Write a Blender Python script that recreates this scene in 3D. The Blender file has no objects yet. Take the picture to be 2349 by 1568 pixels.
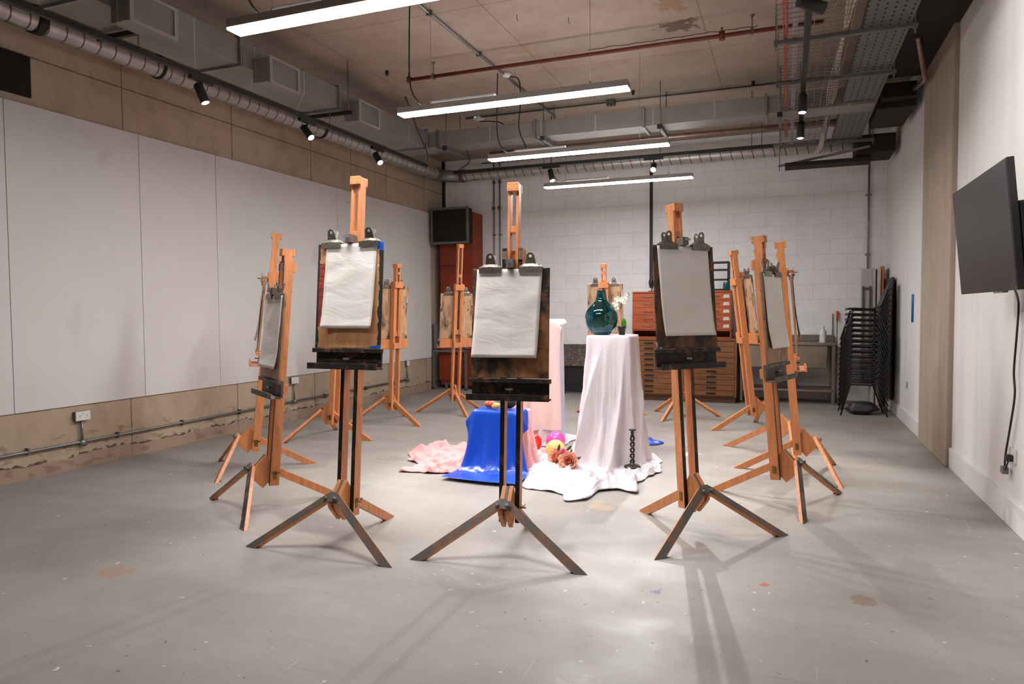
import bpy, bmesh, math, random
import numpy as np
from mathutils import Vector, Matrix, noise as mnoise
PI = math.pi
R = math.radians
random.seed(7)
SC = bpy.context.scene
COL = SC.collection

# ---------------------------------------------------------------- camera
CAM_Z = 1.5
_y, _p, _r, _f = R(21.26445635), R(-2.53331189), R(-0.3469295), 1620.0
fw = Vector((-math.sin(_y) * math.cos(_p), math.cos(_y) * math.cos(_p), math.sin(_p)))
rt = Vector((math.cos(_y), math.sin(_y), 0))
up = rt.cross(fw)
r2 = rt * math.cos(_r) + up * math.sin(_r)
u2 = up * math.cos(_r) - rt * math.sin(_r)
cd = bpy.data.cameras.new('camera')
cd.sensor_width = 36.0
cd.lens = _f / 2349.0 * 36.0
cd.clip_start = 0.05
cam = bpy.data.objects.new('camera', cd)
COL.objects.link(cam)
m3 = Matrix((r2, u2, -fw)).transposed()
cam.matrix_world = Matrix.Translation((0, 0, CAM_Z)) @ m3.to_4x4()
SC.camera = cam

# ---------------------------------------------------------------- view, world
SC.view_settings.view_transform = 'Standard'
SC.view_settings.look = 'None'
SC.view_settings.exposure = 0.46
SC.view_settings.gamma = 1.0
SC.view_settings.use_curve_mapping = False
W = bpy.data.worlds.new('world')
SC.world = W
W.use_nodes = True
W.node_tree.nodes['Background'].inputs[0].default_value = (0.9, 0.85, 0.8, 1)
W.node_tree.nodes['Background'].inputs[1].default_value = 0.05
SC.cycles.use_adaptive_sampling = True
SC.cycles.adaptive_threshold = 0.06
SC.cycles.adaptive_min_samples = 16
SC.cycles.use_light_tree = False
SC.cycles.max_bounces = 7
SC.cycles.diffuse_bounces = 3
SC.cycles.glossy_bounces = 3
SC.cycles.use_denoising = True
try:
    SC.cycles.sample_clamp_indirect = 6.0
except Exception:
    pass

LAMP_STRENGTH = 70.0
SPOT_W = 150.0
TEMP_LINEAR = (0.965, 0.98, 1.0)
TEMP_SPOT = (1.0, 0.97, 0.95)


# ---------------------------------------------------------------- material helpers
def s2l(c):
    return tuple(((v / 255) / 12.92 if v / 255 <= 0.04045 else ((v / 255 + 0.055) / 1.055) ** 2.4) for v in c) + (1,)


class Mat:
    def __init__(self, name, rough=0.6, metal=0.0, spec=0.4):
        self.m = bpy.data.materials.new(name)
        self.m.use_nodes = True
        self.nt = self.m.node_tree
        self.b = self.nt.nodes['Principled BSDF']
        self.b.inputs['Roughness'].default_value = rough
        self.b.inputs['Metallic'].default_value = metal
        self.b.inputs['Specular IOR Level'].default_value = spec
        self._tc = None
        self.cache = {}

    def n(self, t, **kw):
        nd = self.nt.nodes.new(t)
        for k, v in kw.items():
            if hasattr(nd, k):
                setattr(nd, k, v)
        return nd

    def lk(self, a, b):
        self.nt.links.new(a, b)

    def tc(self):
        if not self._tc:
            self._tc = self.n('ShaderNodeTexCoord')
        return self._tc.outputs['Object']

    def vec(self, scale=(1, 1, 1), loc=(0, 0, 0), rot=(0, 0, 0), src=None):
        key = ('v', scale, loc, rot)
        if src is None and key in self.cache:
            return self.cache[key]
        mp = self.n('ShaderNodeMapping')
        if src is None:
            self.cache[key] = mp.outputs[0]
        mp.inputs['Scale'].default_value = scale
        mp.inputs['Location'].default_value = loc
        mp.inputs['Rotation'].default_value = rot
        self.lk(src or self.tc(), mp.inputs['Vector'])
        return mp.outputs[0]

    def noise(self, scale=5, detail=4, rough=0.55, vec=None, dist=0.0):
        key = ('n', scale, detail, rough, id(vec) if vec is None else vec.node.name, dist)
        if key in self.cache:
            return self.cache[key]
        nd = self.n('ShaderNodeTexNoise')
        self.cache[key] = nd.outputs['Fac']
        nd.inputs['Scale'].default_value = scale
        nd.inputs['Detail'].default_value = detail
        nd.inputs['Roughness'].default_value = rough
        nd.inputs['Distortion'].default_value = dist
        self.lk(vec or self.tc(), nd.inputs['Vector'])
        return nd.outputs['Fac']

    def ramp(self, fac, stops):
        nd = self.n('ShaderNodeValToRGB')
        e = nd.color_ramp.elements
        while len(e) < len(stops):
            e.new(0.5)
        for i, (p, c) in enumerate(stops):
            e[i].position = p
            e[i].color = c if len(c) == 4 else tuple(c) + (1,)
        self.lk(fac, nd.inputs[0])
        return nd.outputs[0]

    def mask(self, fac, a, b):
        return self.ramp(fac, [(min(a, b), (0, 0, 0, 1) if a < b else (1, 1, 1, 1)), (max(a, b), (1, 1, 1, 1) if a < b else (0, 0, 0, 1))])

    def mix(self, fac, a, b, mode='MIX'):
        nd = self.n('ShaderNodeMix')
        nd.data_type = 'RGBA'
        nd.blend_type = mode
        for s, v in ((nd.inputs[0], fac), (nd.inputs[6], a), (nd.inputs[7], b)):
            if isinstance(v, (int, float)):
                s.default_value = v
            elif isinstance(v, tuple):
                s.default_value = v if len(v) == 4 else v + (1,)
            else:
                self.lk(v, s)
        return nd.outputs[2]

    def math(self, op, a, b=0.0, c=None):
        nd = self.n('ShaderNodeMath')
        nd.operation = op
        for i, v in enumerate((a, b, c)):
            if v is None:
                continue
            if isinstance(v, (int, float)):
                nd.inputs[i].default_value = v
            else:
                self.lk(v, nd.inputs[i])
        return nd.outputs[0]

    def color(self, c):
        s = self.b.inputs['Base Color']
        if isinstance(c, tuple):
            s.default_value = c if len(c) == 4 else c + (1,)
        else:
            self.lk(c, s)
        return self

    def rough(self, c):
        self.lk(c, self.b.inputs['Roughness'])

    def bump(self, h, strength=0.3, dist=0.01):
        nd = self.n('ShaderNodeBump')
        nd.inputs['Strength'].default_value = strength
        nd.inputs['Distance'].default_value = dist
        self.lk(h, nd.inputs['Height'])
        self.lk(nd.outputs[0], self.b.inputs['Normal'])
        return self


MATS = {}


def plain(name, rgb, rough=0.55, metal=0.0, spec=0.4, var=0.12, scale=6.0, bump=0.0):
    """one tone with a faint procedural unevenness"""
    if name in MATS:
        return MATS[name]
    M = Mat(name, rough, metal, spec)
    c = s2l(rgb)
    d = tuple(v * (1 - var) for v in c[:3])
    nz = M.noise(scale, 5)
    M.color(M.mix(M.mask(nz, 0.3, 0.7), d, c[:3]))
    if bump:
        M.bump(nz, bump)
    MATS[name] = M.m
    return M.m


def painted_wood(name, base, dark, grime, splash=0.0, tints=(), seed=0.0, rough=0.55, stretch=0.7, grime_scale=5.0):
    """varnished wood, with oil paint smears (grime 0..1) and coloured blots"""
    M = Mat(name, rough)
    b = s2l(base)[:3]
    off = (seed * 3.1, seed * 1.7, seed * 2.3)
    g = M.noise(14, 5, 0.6, M.vec((2.2, 2.2, 0.35), off), 0.6)
    wood = M.mix(M.mask(g, 0.35, 0.68), tuple(v * 0.78 for v in b), tuple(min(1, v * 1.1) for v in b))
    fl = M.noise(22, 3, 0.5, M.vec((1, 1, 0.6), off))
    wood = M.mix(M.mask(fl, 0.70, 0.74), wood, tuple(v * 0.3 for v in b))
    col = wood
    if grime > 0:
        n1 = M.noise(grime_scale, 7, 0.68, M.vec((1, 1, 0.8 if stretch > 0.5 else 0.3), off), 0.4)
        t = 0.78 - 0.52 * grime
        col = M.mix(M.mask(n1, t, t + 0.13), col, s2l(dark)[:3])
        n3 = M.noise(30, 5, 0.7, M.vec((1, 1, 1), off))
        col = M.mix(M.math('MULTIPLY', M.mask(n3, 0.55, 0.72), 0.35), col, s2l((118, 108, 98))[:3])
    if splash > 0:
        for k, t in enumerate(tints):
            n2 = M.noise(9 + 3 * k, 4, 0.6, M.vec((1.0, 1.0, stretch), (seed + 7.3 * (k + 1), 3.3 * k, 5.1 * k)), 0.8)
            th = 0.74 - 0.14 * splash
            col = M.mix(M.mask(n2, th, th + 0.035), col, s2l(t)[:3])
    M.color(col)
    M.bump(M.noise(40, 4), 0.12, 0.004)
    MATS[name] = M.m
    return M.m


# ---------------------------------------------------------------- mesh helpers
class MB:
    def __init__(self):
        self.v, self.f, self.mi, self.mats = [], [], [], []
        self.cur = 0
        self.sm = []
        self.smooth = False

    def use(self, mat):
        if mat not in self.mats:
            self.mats.append(mat)
        self.cur = self.mats.index(mat)
        return self

    def add(self, vs, fs):
        o = len(self.v)
        self.v += [tuple(v) for v in vs]
        self.f += [tuple(i + o for i in f) for f in fs]
        self.mi += [self.cur] * len(fs)
        self.sm += [self.smooth] * len(fs)
        return self

    def box(self, c, s, M=None):
        vs = [Vector((c[0] + s[0] * 0.5 * a, c[1] + s[1] * 0.5 * b, c[2] + s[2] * 0.5 * d)) for a in (-1, 1) for b in (-1, 1) for d in (-1, 1)]
        if M:
            vs = [M @ v for v in vs]
        return self.add(vs, [(0, 1, 3, 2), (4, 6, 7, 5), (0, 4, 5, 1), (2, 3, 7, 6), (0, 2, 6, 4), (1, 5, 7, 3)])

    def bb(self, x0, x1, y0, y1, z0, z1, M=None):
        return self.box(((x0 + x1) / 2, (y0 + y1) / 2, (z0 + z1) / 2), (abs(x1 - x0), abs(y1 - y0), abs(z1 - z0)), M)

    def prism(self, pts, x0, x1, M=None):
        """pts in (y,z), extruded along x"""
        n = len(pts)
        vs = [Vector((x0, p[0], p[1])) for p in pts] + [Vector((x1, p[0], p[1])) for p in pts]
        if M:
            vs = [M @ v for v in vs]
        fs = [tuple(range(n))[::-1], tuple(range(n, 2 * n))] + [(i, (i + 1) % n, n + (i + 1) % n, n + i) for i in range(n)]
        return self.add(vs, fs)

    def bar(self, p0, p1, w, t, upv=(0, 0, 1)):
        """rectangular bar from p0 to p1, w across, t along the up vector"""
        p0, p1 = Vector(p0), Vector(p1)
        d = (p1 - p0).normalized()
        s = d.cross(Vector(upv)).normalized()
        u = s.cross(d)
        vs = []
        for p in (p0, p1):
            for a, b in ((-1, -1), (1, -1), (1, 1), (-1, 1)):
                vs.append(p + s * (w / 2 * a) + u * (t / 2 * b))
        return self.add(vs, [(3, 2, 1, 0), (4, 5, 6, 7), (0, 1, 5, 4), (1, 2, 6, 5), (2, 3, 7, 6), (3, 0, 4, 7)])

    def tube(self, pts, r, n=10, cap=True, closed=False):
        pts = [Vector(p) for p in pts]
        k = len(pts)
        rs = r if isinstance(r, (list, tuple)) else [r] * k
        vs, prev = [], None
        for i, p in enumerate(pts):
            a = pts[(i - 1) % k] if (closed or i > 0) else p
            b = pts[(i + 1) % k] if (closed or i < k - 1) else p
            d = (b - a).normalized()
            if prev is None:
                u = d.orthogonal().normalized()
            else:
                u = (prev - d * prev.dot(d)).normalized()
            prev = u
            w = d.cross(u)
            for j in range(n):
                t = 2 * PI * j / n
                vs.append(p + (u * math.cos(t) + w * math.sin(t)) * rs[i])
        fs = []
        for i in range(k if closed else k - 1):
            for j in range(n):
                a, b = i * n + j, i * n + (j + 1) % n
                c, d = ((i + 1) % k) * n + (j + 1) % n, ((i + 1) % k) * n + j
                fs.append((a, b, c, d))
        if cap and not closed:
            fs.append(tuple(range(n))[::-1])
            fs.append(tuple(range((k - 1) * n, k * n)))
        s = self.smooth
        self.smooth = True
        self.add(vs, fs)
        self.smooth = s
        if cap and not closed:
            self.sm[-1] = self.sm[-2] = False
        return self

    def lathe(self, prof, c=(0, 0, 0), n=32, M=None):
        vs = []
        for r, z in prof:
            for j in range(n):
                t = 2 * PI * j / n
                v = Vector((c[0] + r * math.cos(t), c[1] + r * math.sin(t), c[2] + z))
                vs.append(M @ v if M else v)
        fs = []
        for i in range(len(prof) - 1):
            for j in range(n):
                fs.append((i * n + j, i * n + (j + 1) % n, (i + 1) * n + (j + 1) % n, (i + 1) * n + j))
        if prof[0][0] > 1e-5:
            fs.append(tuple(range(n))[::-1])
        if prof[-1][0] > 1e-5:
            fs.append(tuple(range((len(prof) - 1) * n, len(prof) * n)))
        s = self.smooth
        self.smooth = True
        self.add(vs, fs)
        self.smooth = s
        return self

    def build(self, name, mat=None, parent=None, loc=None, bevel=0.0, rot=None):
        me = bpy.data.meshes.new(name)
        me.from_pydata(self.v, [], self.f)
        for m in (self.mats or ([mat] if mat else [])):
            me.materials.append(m)
        if self.mats:
            me.polygons.foreach_set('material_index', self.mi)
        me.polygons.foreach_set('use_smooth', self.sm)
        bm = bmesh.new()
        bm.from_mesh(me)
        bmesh.ops.remove_doubles(bm, verts=bm.verts, dist=1e-6)
        bmesh.ops.recalc_face_normals(bm, faces=bm.faces)
        bm.to_mesh(me)
        bm.free()
        me.update()
        o = bpy.data.objects.new(name, me)
        COL.objects.link(o)
        if parent:
            o.parent = parent
        if loc is not None:
            o.location = loc
        if rot is not None:
            o.rotation_euler = rot
        if bevel:
            b = o.modifiers.new('bevel', 'BEVEL')
            b.width = bevel
            b.segments = 2
            b.limit_method = 'ANGLE'
            b.angle_limit = R(40)
        return o


def tag(o, label, cat, group=None):
    o['label'] = label
    o['category'] = cat
    if group:
        o['group'] = group
    return o


def thing(name, label, cat, loc=(0, 0, 0), rz=0.0, group=None):
    o = bpy.data.objects.new(name, None)
    o.empty_display_size = 0.1
    COL.objects.link(o)
    o.location = loc
    o.rotation_euler = (0, 0, rz)
    return tag(o, label, cat, group)


def struct(o):
    o['kind'] = 'structure'
    return o


def dup(root, loc, rz, label, group=None):
    r = root.copy()
    COL.objects.link(r)
    r.location = loc
    r.rotation_euler = (0, 0, rz)
    r['label'] = label
    if group:
        r['group'] = group
    for ch in list(root.children):
        c = ch.copy()
        COL.objects.link(c)
        c.parent = r
        for g in list(ch.children):
            d = g.copy()
            COL.objects.link(d)
            d.parent = c
    return r


# ---------------------------------------------------------------- shared materials
BLACK = plain('black_metal', (40, 39, 38), 0.5, 0.0, 0.3)
BLACKP = plain('black_plastic', (44, 43, 43), 0.42, 0.0, 0.4)
STEEL = plain('galvanised_steel', (150, 150, 148), 0.42, 0.75, 0.5, 0.25, 9)
STEELD = plain('dull_steel', (120, 116, 110), 0.5, 0.6, 0.4, 0.3, 8)
WHITEP = plain('white_plastic', (225, 221, 216), 0.4, 0, 0.4, 0.04)
BRASS = plain('brass', (150, 120, 70), 0.35, 0.9, 0.5, 0.3, 20)
ORANGE = painted_wood('varnished_beech', (216, 142, 92), (60, 40, 26), 0.0, seed=1, rough=0.42)
ORANGE2 = painted_wood('varnished_beech_stained', (208, 134, 84), (70, 44, 28), 0.22, seed=4, rough=0.42)
GRIME = painted_wood('paint_caked_wood', (140, 100, 74), (100, 92, 86), 0.78, 0.5, ((150, 145, 140), (60, 90, 120)), seed=2, rough=0.6)
GRIMEL = painted_wood('grey_smeared_wood', (120, 100, 88), (70, 64, 60), 0.72, 0.6, ((165, 158, 152), (96, 84, 78)), seed=6, rough=0.6)
TRAYM = painted_wood('paint_caked_tray', (140, 84, 48), (26, 23, 21), 0.86, 0.35, ((160, 155, 140), (60, 96, 70)), seed=9, rough=0.5, grime_scale=6)
CLIPM = plain('worn_clip_steel', (168, 158, 144), 0.38, 0.6, 0.5, 0.6, 40)


# ================================================================= THE ROOM
XL, XR, YB, YF, ZC, ZC2, YS = -6.39, 1.46, 12.70, -3.6, 4.33, 4.45, 9.93


def concrete(name, base, dark, stain=0.3, rough=0.8, bump=0.25):
    M = Mat(name, rough, 0, 0.25)
    n1 = M.noise(0.7, 6, 0.6)
    n2 = M.noise(4.5, 7, 0.62, M.vec((1, 1, 0.7)))
    c = M.mix(M.mask(n1, 0.3, 0.7), s2l(base)[:3], s2l(dark)[:3])
    c = M.mix(M.math('MULTIPLY', M.mask(n2, 0.46, 0.72), stain), c, tuple(v * 0.55 for v in s2l(dark)[:3]))
    n3 = M.noise(55, 2, 0.5)
    c = M.mix(M.mask(n3, 0.735, 0.76), c, tuple(v * 0.4 for v in s2l(dark)[:3]))
    M.bump(n2, bump, 0.01)
    return M, c


# floor -----------------------------------------------------------
M = Mat('floor_concrete', 0.55, 0, 0.35)
fc = s2l((165, 158, 151))[:3]
fd = s2l((146, 138, 130))[:3]
c = M.mix(M.mask(M.noise(0.55, 5, 0.6), 0.35, 0.68), fc, fd)
c = M.mix(M.math('MULTIPLY', M.mask(M.noise(1.6, 7, 0.65, M.vec((0.55, 1.5, 1), rot=(0, 0, 0.5))), 0.45, 0.75), 0.4), c, s2l((128, 118, 108))[:3])
c = M.mix(M.mask(M.noise(26, 3, 0.5), 0.715, 0.735), c, s2l((96, 86, 78))[:3])
c = M.mix(M.mask(M.noise(17, 3, 0.5, M.vec(loc=(3, 8, 0))), 0.715, 0.73), c, s2l((206, 200, 194))[:3])
# fine scuffs and wheel marks
sc_ = M.noise(5, 4, 0.5, M.vec((0.35, 12, 1), rot=(0, 0, 0.9)))
c = M.mix(M.math('MULTIPLY', M.mask(sc_, 0.67, 0.72), 0.35), c, s2l((110, 100, 92))[:3])
sc2 = M.noise(4, 4, 0.5, M.vec((10, 0.4, 1), (2, 1, 0), rot=(0, 0, 0.3)))
c = M.mix(M.math('MULTIPLY', M.mask(sc2, 0.71, 0.73), 0.22), c, s2l((206, 198, 190))[:3])


def floor_blot(c, x, y, r, rgb, k=0.75, sc=9.0, sx=1.0):
    d = M.n('ShaderNodeVectorMath')
    d.operation = 'DISTANCE'
    M.lk(M.vec((sx, 1, 0)), d.inputs[0])
    d.inputs[1].default_value = (x * sx, y, 0)
    e = M.math('SUBTRACT', 1.0, M.math('DIVIDE', d.outputs['Value'], r))
    e = M.math('ADD', e, M.math('MULTIPLY', M.math('SUBTRACT', M.noise(9.0 if sc < 10.5 else 14.0, 3, 0.6), 0.5), 2.6))
    return M.mix(M.math('MULTIPLY', M.mask(e, 0.30, 0.42), k), c, s2l(rgb)[:3])


c = floor_blot(c, 0.38, 3.98, 0.10, (136, 114, 96), 0.75, 15)
c = floor_blot(c, -2.15, 2.60, 0.10, (88, 88, 88), 0.0, 9)
c = floor_blot(c, -3.62, 2.92, 0.16, (156, 124, 104), 0.7, 8)
c = floor_blot(c, -0.62, 3.72, 0.045, (90, 96, 128), 0.7, 16)
c = floor_blot(c, -0.10, 4.02, 0.03, (190, 84, 70), 0.85, 16)
c = floor_blot(c, -1.30, 5.25, 0.16, (188, 160, 128), 0.6, 9)
c = floor_blot(c, -0.92, 7.45, 0.12, (226, 222, 216), 0.8, 12)
c = floor_blot(c, -3.75, 6.20, 0.22, (132, 120, 112), 0.5, 26)
c = floor_blot(c, -3.45, 5.10, 0.16, (122, 136, 156), 0.5, 12)
c = floor_blot(c, -0.75, 2.62, 0.15, (200, 192, 184), 0.25, 26)
M.color(c)
M.rough(M.ramp(M.noise(2.2, 6, 0.6), [(0.3, (0.42, 0.42, 0.42)), (0.7, (0.62, 0.62, 0.62))]))
M.bump(M.noise(9, 6, 0.6), 0.08, 0.004)
FLOOR = M.m
struct(MB().bb(XL - 0.3, XR + 0.3, YF - 0.3, YB + 0.3, -0.2, 0).build('floor', FLOOR))


def joints(M, c, axis_a, pa, w, dark, k=1.0):
    """dark straight joints at the listed coordinates of one axis"""
    sep = M.n('ShaderNodeSeparateXYZ')
    M.lk(M.tc(), sep.inputs[0])
    acc = None
    for p in pa:
        d = M.math('ABSOLUTE', M.math('SUBTRACT', sep.outputs[axis_a], p))
        d = M.math('ADD', d, M.math('MULTIPLY', M.math('SUBTRACT', M.noise(30, 2), 0.5), w * 1.6))
        e = M.math('LESS_THAN', d, w)
        acc = e if acc is None else M.math('MAXIMUM', acc, e)
    return M.mix(M.math('MULTIPLY', acc, k), c, s2l(dark)[:3])


# ceiling -----------------------------------------------------------
M, c = concrete('ceiling_concrete', (174, 157, 141), (152, 134, 118), 0.22)
c = joints(M, c, 0, (-4.62, -2.67, -0.80), 0.006, (116, 92, 76), 0.6)
c = joints(M, c, 1, (0.4, 2.33, 4.24, 6.13, 8.05), 0.006, (116, 92, 76), 0.6)
c = M.mix(M.math('MULTIPLY', M.mask(M.noise(2.4, 5, 0.7, M.vec((0.5, 1, 1), (9, 2, 0))), 0.60, 0.72), 0.35), c, s2l((160, 104, 66))[:3])
c = M.mix(M.math('MULTIPLY', M.mask(M.noise(20, 4, 0.7, M.vec((0.5, 1.6, 1), (1, 5, 0))), 0.66, 0.70), 0.5), c, s2l((150, 92, 66))[:3])
c = floor_blot(c, -1.02, 7.30, 0.20, (78, 50, 34), 0.7, 5.5, 0.7)
c = floor_blot(c, -1.02, 6.75, 0.30, (150, 92, 56), 0.45, 4.5, 1.6)
# crack
sep = M.n('ShaderNodeSeparateXYZ')
M.lk(M.tc(), sep.inputs[0])
cy = M.math('ADD', 7.53, M.math('MULTIPLY', M.noise(7, 5, 0.6, M.vec((1, 0, 0))), 0.14))
cd_ = M.math('LESS_THAN', M.math('ABSOLUTE', M.math('SUBTRACT', sep.outputs[1], cy)), 0.012)
cx = M.math('MULTIPLY', M.math('GREATER_THAN', sep.outputs[0], -2.05), M.math('LESS_THAN', sep.outputs[0], -0.30))
c = M.mix(M.math('MULTIPLY', cd_, cx), c, s2l((52, 40, 32))[:3])
M.color(c)
CEIL = M.m
struct(MB().bb(XL - 0.3, XR + 0.3, YF - 0.3, YS, ZC, ZC + 0.3).build('ceiling', CEIL))
struct(MB().bb(XL - 0.3, XR + 0.3, YS, YB + 0.3, ZC2, ZC2 + 0.3).build('ceiling', CEIL))

# left wall -----------------------------------------------------------
M, c = concrete('left_wall_concrete', (200, 182, 160), (178, 156, 132), 0.35)
c = joints(M, c, 1, (2.3, 3.85, 5.41, 6.95, 8.50, 9.50, 10.54, 11.9), 0.007, (96, 78, 58), 0.75)
c = joints(M, c, 2, (3.81,), 0.007, (96, 78, 58), 0.75)
# crumbling kicker joint near the floor
sep = M.n('ShaderNodeSeparateXYZ')
M.lk(M.tc(), sep.inputs[0])
hz = M.math('ADD', 0.14, M.math('MULTIPLY', M.math('SUBTRACT', M.noise(4, 6, 0.7), 0.5), 0.16))
dd = M.math('ABSOLUTE', M.math('SUBTRACT', sep.outputs[2], hz))
nn = M.math('MULTIPLY', M.noise(16, 5, 0.7), 0.05)
ck = M.math('MULTIPLY', M.math('LESS_THAN', dd, M.math('SUBTRACT', nn, 0.017)), M.math('GREATER_THAN', M.noise(9, 4, 0.6, M.vec((1, 1, 1), (3, 3, 3))), 0.47))
low = M.math('LESS_THAN', sep.outputs[2], M.math('SUBTRACT', hz, 0.005))
c = M.mix(M.math('MULTIPLY', low, 0.6), c, s2l((158, 130, 112))[:3])
c = M.mix(M.math('MULTIPLY', ck, 0.85), c, s2l((62, 48, 38))[:3])
c = M.mix(M.math('MULTIPLY', M.math('MULTIPLY', M.mask(M.noise(5, 5, 0.6, M.vec((1, 1, 2))), 0.56, 0.62), M.math('LESS_THAN', sep.outputs[2], 0.35)), 0.4), c, s2l((104, 80, 62))[:3])
M.color(c)
LWALL = M.m
struct(MB().bb(XL - 0.3, XL, YF - 0.3, YB + 0.3, 0, ZC2 + 0.3).build('wall_left', LWALL))

# painted blockwork -----------------------------------------------------------
M = Mat('white_painted_blockwork', 0.6, 0, 0.3)
br = M.n('ShaderNodeTexBrick')
br.inputs['Color1'].default_value = s2l((242, 238, 237))
br.inputs['Color2'].default_value = s2l((239, 235, 234))
br.inputs['Mortar'].default_value = s2l((226, 221, 219))
br.inputs['Scale'].default_value = 1.0
br.inputs['Mortar Size'].default_value = 0.006
br.inputs['Mortar Smooth'].default_value = 0.4
br.inputs['Brick Width'].default_value = 0.50
br.inputs['Row Height'].default_value = 0.2465
mp = M.n('ShaderNodeCombineXYZ')
sep = M.n('ShaderNodeSeparateXYZ')
M.lk(M.tc(), sep.inputs[0])
M.lk(M.math('ADD', sep.outputs[0], 20.1), mp.inputs[0])
M.lk(M.math('ADD', sep.outputs[2], -3.38 + 0.2465 * 40), mp.inputs[1])
M.lk(mp.outputs[0], br.inputs['Vector'])
nz = M.noise(3, 4)
M.color(M.mix(M.math('MULTIPLY', M.mask(nz, 0.4, 0.7), 0.12), br.outputs['Color'], s2l((170, 160, 152))[:3]))
bp = M.n('ShaderNodeBump')
bp.inputs['Strength'].default_value = 0.3
bp.inputs['Distance'].default_value = 0.006
bp.invert = True
M.lk(br.outputs['Fac'], bp.inputs['Height'])
M.lk(bp.outputs[0], M.b.inputs['Normal'])
struct(MB().bb(XL - 0.3, XR + 0.3, YB, YB + 0.3, 0, ZC2 + 0.3).build('wall_back', M.m))

# right wall, plaster -----------------------------------------------------------
M = Mat('white_plaster', 0.65, 0, 0.3)
streak = M.noise(2.2, 3, 0.5, M.vec((1, 2.2, 0.12)))
M.color(M.mix(M.math('MULTIPLY', M.mask(streak, 0.42, 0.66), 0.5), s2l((236, 232, 229))[:3], s2l((222, 217, 212))[:3]))
PLASTER = M.m
struct(MB().bb(XR, XR + 0.3, YF - 0.3, YB + 0.3, 0, ZC2 + 0.3).build('wall_right', PLASTER))
M, c = concrete('column_concrete', (188, 174, 156), (168, 152, 133), 0.15, 0.7, 0.1)
st = M.noise(3.0, 5, 0.6, M.vec((1, 3.2, 0.16)))
c = M.mix(M.math('MULTIPLY', M.mask(st, 0.45, 0.68), 0.4), c, s2l((150, 134, 114))[:3])
M.color(c)
COLUMN = M.m
struct(MB().bb(1.41, XR + 0.05, 7.66, 9.15, 0, ZC + 0.02).build('trim_1', COLUMN, bevel=0.012))
SKIRT = plain('white_skirting', (232, 228, 225), 0.45, 0, 0.4, 0.04, 3)
struct(MB().bb(1.435, XR + 0.02, 9.15, YB, 0, 0.17).build('baseboard_right', SKIRT, bevel=0.004))
struct(MB().bb(1.435, XR + 0.02, YF, 7.64, 0, 0.19).build('baseboard_front', SKIRT, bevel=0.004))
# wall behind the camera
struct(MB().bb(XL - 0.3, XR + 0.3, YF - 0.3, YF, 0, ZC2 + 0.3).build('wall_front', PLASTER))

# white pin boards along the left wall -----------------------------------------------------------
M = Mat('white_pin_board', 0.6, 0, 0.3)
wb = s2l((226, 220, 217))[:3]
c = M.mix(M.math('MULTIPLY', M.mask(M.noise(0.8, 4), 0.4, 0.7), 0.35), wb, s2l((212, 205, 201))[:3])
c = M.mix(M.math('MULTIPLY', M.mask(M.noise(1.7, 5, 0.6, M.vec((1, 1, 0.6), (4, 1, 0))), 0.60, 0.75), 0.35), c, s2l((160, 148, 138))[:3])
vo = M.n('ShaderNodeTexVoronoi')
vo.inputs['Scale'].default_value = 2.2
M.lk(M.tc(), vo.inputs['Vector'])
c = M.mix(M.math('LESS_THAN', vo.outputs['Distance'], 0.022), c, s2l((92, 80, 72))[:3])
M.color(c)
PIN = M.m
edges = [1.75, 4.205, 5.578, 8.03, 9.60, 12.1]
names = ['white wall panel at the far left edge of the photo', 'tall white wall panel left of the first dark vertical seam', 'wide white wall panel behind the two leftmost easels',
         'white wall panel behind the tallest left easel', 'white wall panel furthest back, beside the rust red heater']
# the photo shows seams at Y 4.2, 5.58 and a faint one at 6.65
edges = [1.75, 4.203, 5.577, 6.65, 9.10, 12.1]
for i in range(5):
    a, b = edges[i], edges[i + 1]
    tag(MB().bb(XL, XL + 0.02, a + 0.003, b - 0.003, 0.615, 3.372).build('wall_panel', PIN, bevel=0.0015), names[i], 'wall panel', 'white panels on the left wall')

tag(MB().bb(XL + 0.001, XL + 0.03, 2.6, 4.45, 3.44, 3.80).build('dark_wall_panel', plain('near_black_panel', (44, 38, 33), 0.8, 0, 0.2), bevel=0.004), 'dark panel high on the left wall at the edge of the photo', 'panel')  # plain near-black slab standing in for a dark patch on the wall

# ================================================================= LAMPS AND SERVICES
EM = Mat('lit_diffuser')
EM.nt.nodes.remove(EM.b)
e = EM.n('ShaderNodeEmission')
e.inputs[0].default_value = TEMP_LINEAR + (1,)
e.inputs[1].default_value = LAMP_STRENGTH
EM.lk(e.outputs[0], EM.nt.nodes['Material Output'].inputs[0])
_u = Mat('added_uplight_glow')  # glow for a strip added on the lamp tops to lift the ceiling
_u.nt.nodes.remove(_u.b)
e = _u.n('ShaderNodeEmission')
e.inputs[0].default_value = TEMP_LINEAR + (1,)
e.inputs[1].default_value = 8.0
_u.lk(e.outputs[0], _u.nt.nodes['Material Output'].inputs[0])
UPL = _u.m
GREYP = plain('grey_lamp_body', (150, 142, 136), 0.5, 0.1, 0.4, 0.05)


def cable(pts, r=0.006, n=7, sub=8):
    """smooth curve through the points"""
    P = [Vector(p) for p in pts]
    out = []
    for i in range(len(P) - 1):
        p0, p1, p2, p3 = P[max(i - 1, 0)], P[i], P[i + 1], P[min(i + 2, len(P) - 1)]
        for k in range(sub):
            t = k / sub
            out.append(0.5 * ((2 * p1) + (p2 - p0) * t + (2 * p0 - 5 * p1 + 4 * p2 - p3) * t * t + (3 * p1 - p0 - 3 * p2 + p3) * t ** 3))
    out.append(P[-1])
    return MB().tube(out, r, n)


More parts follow.
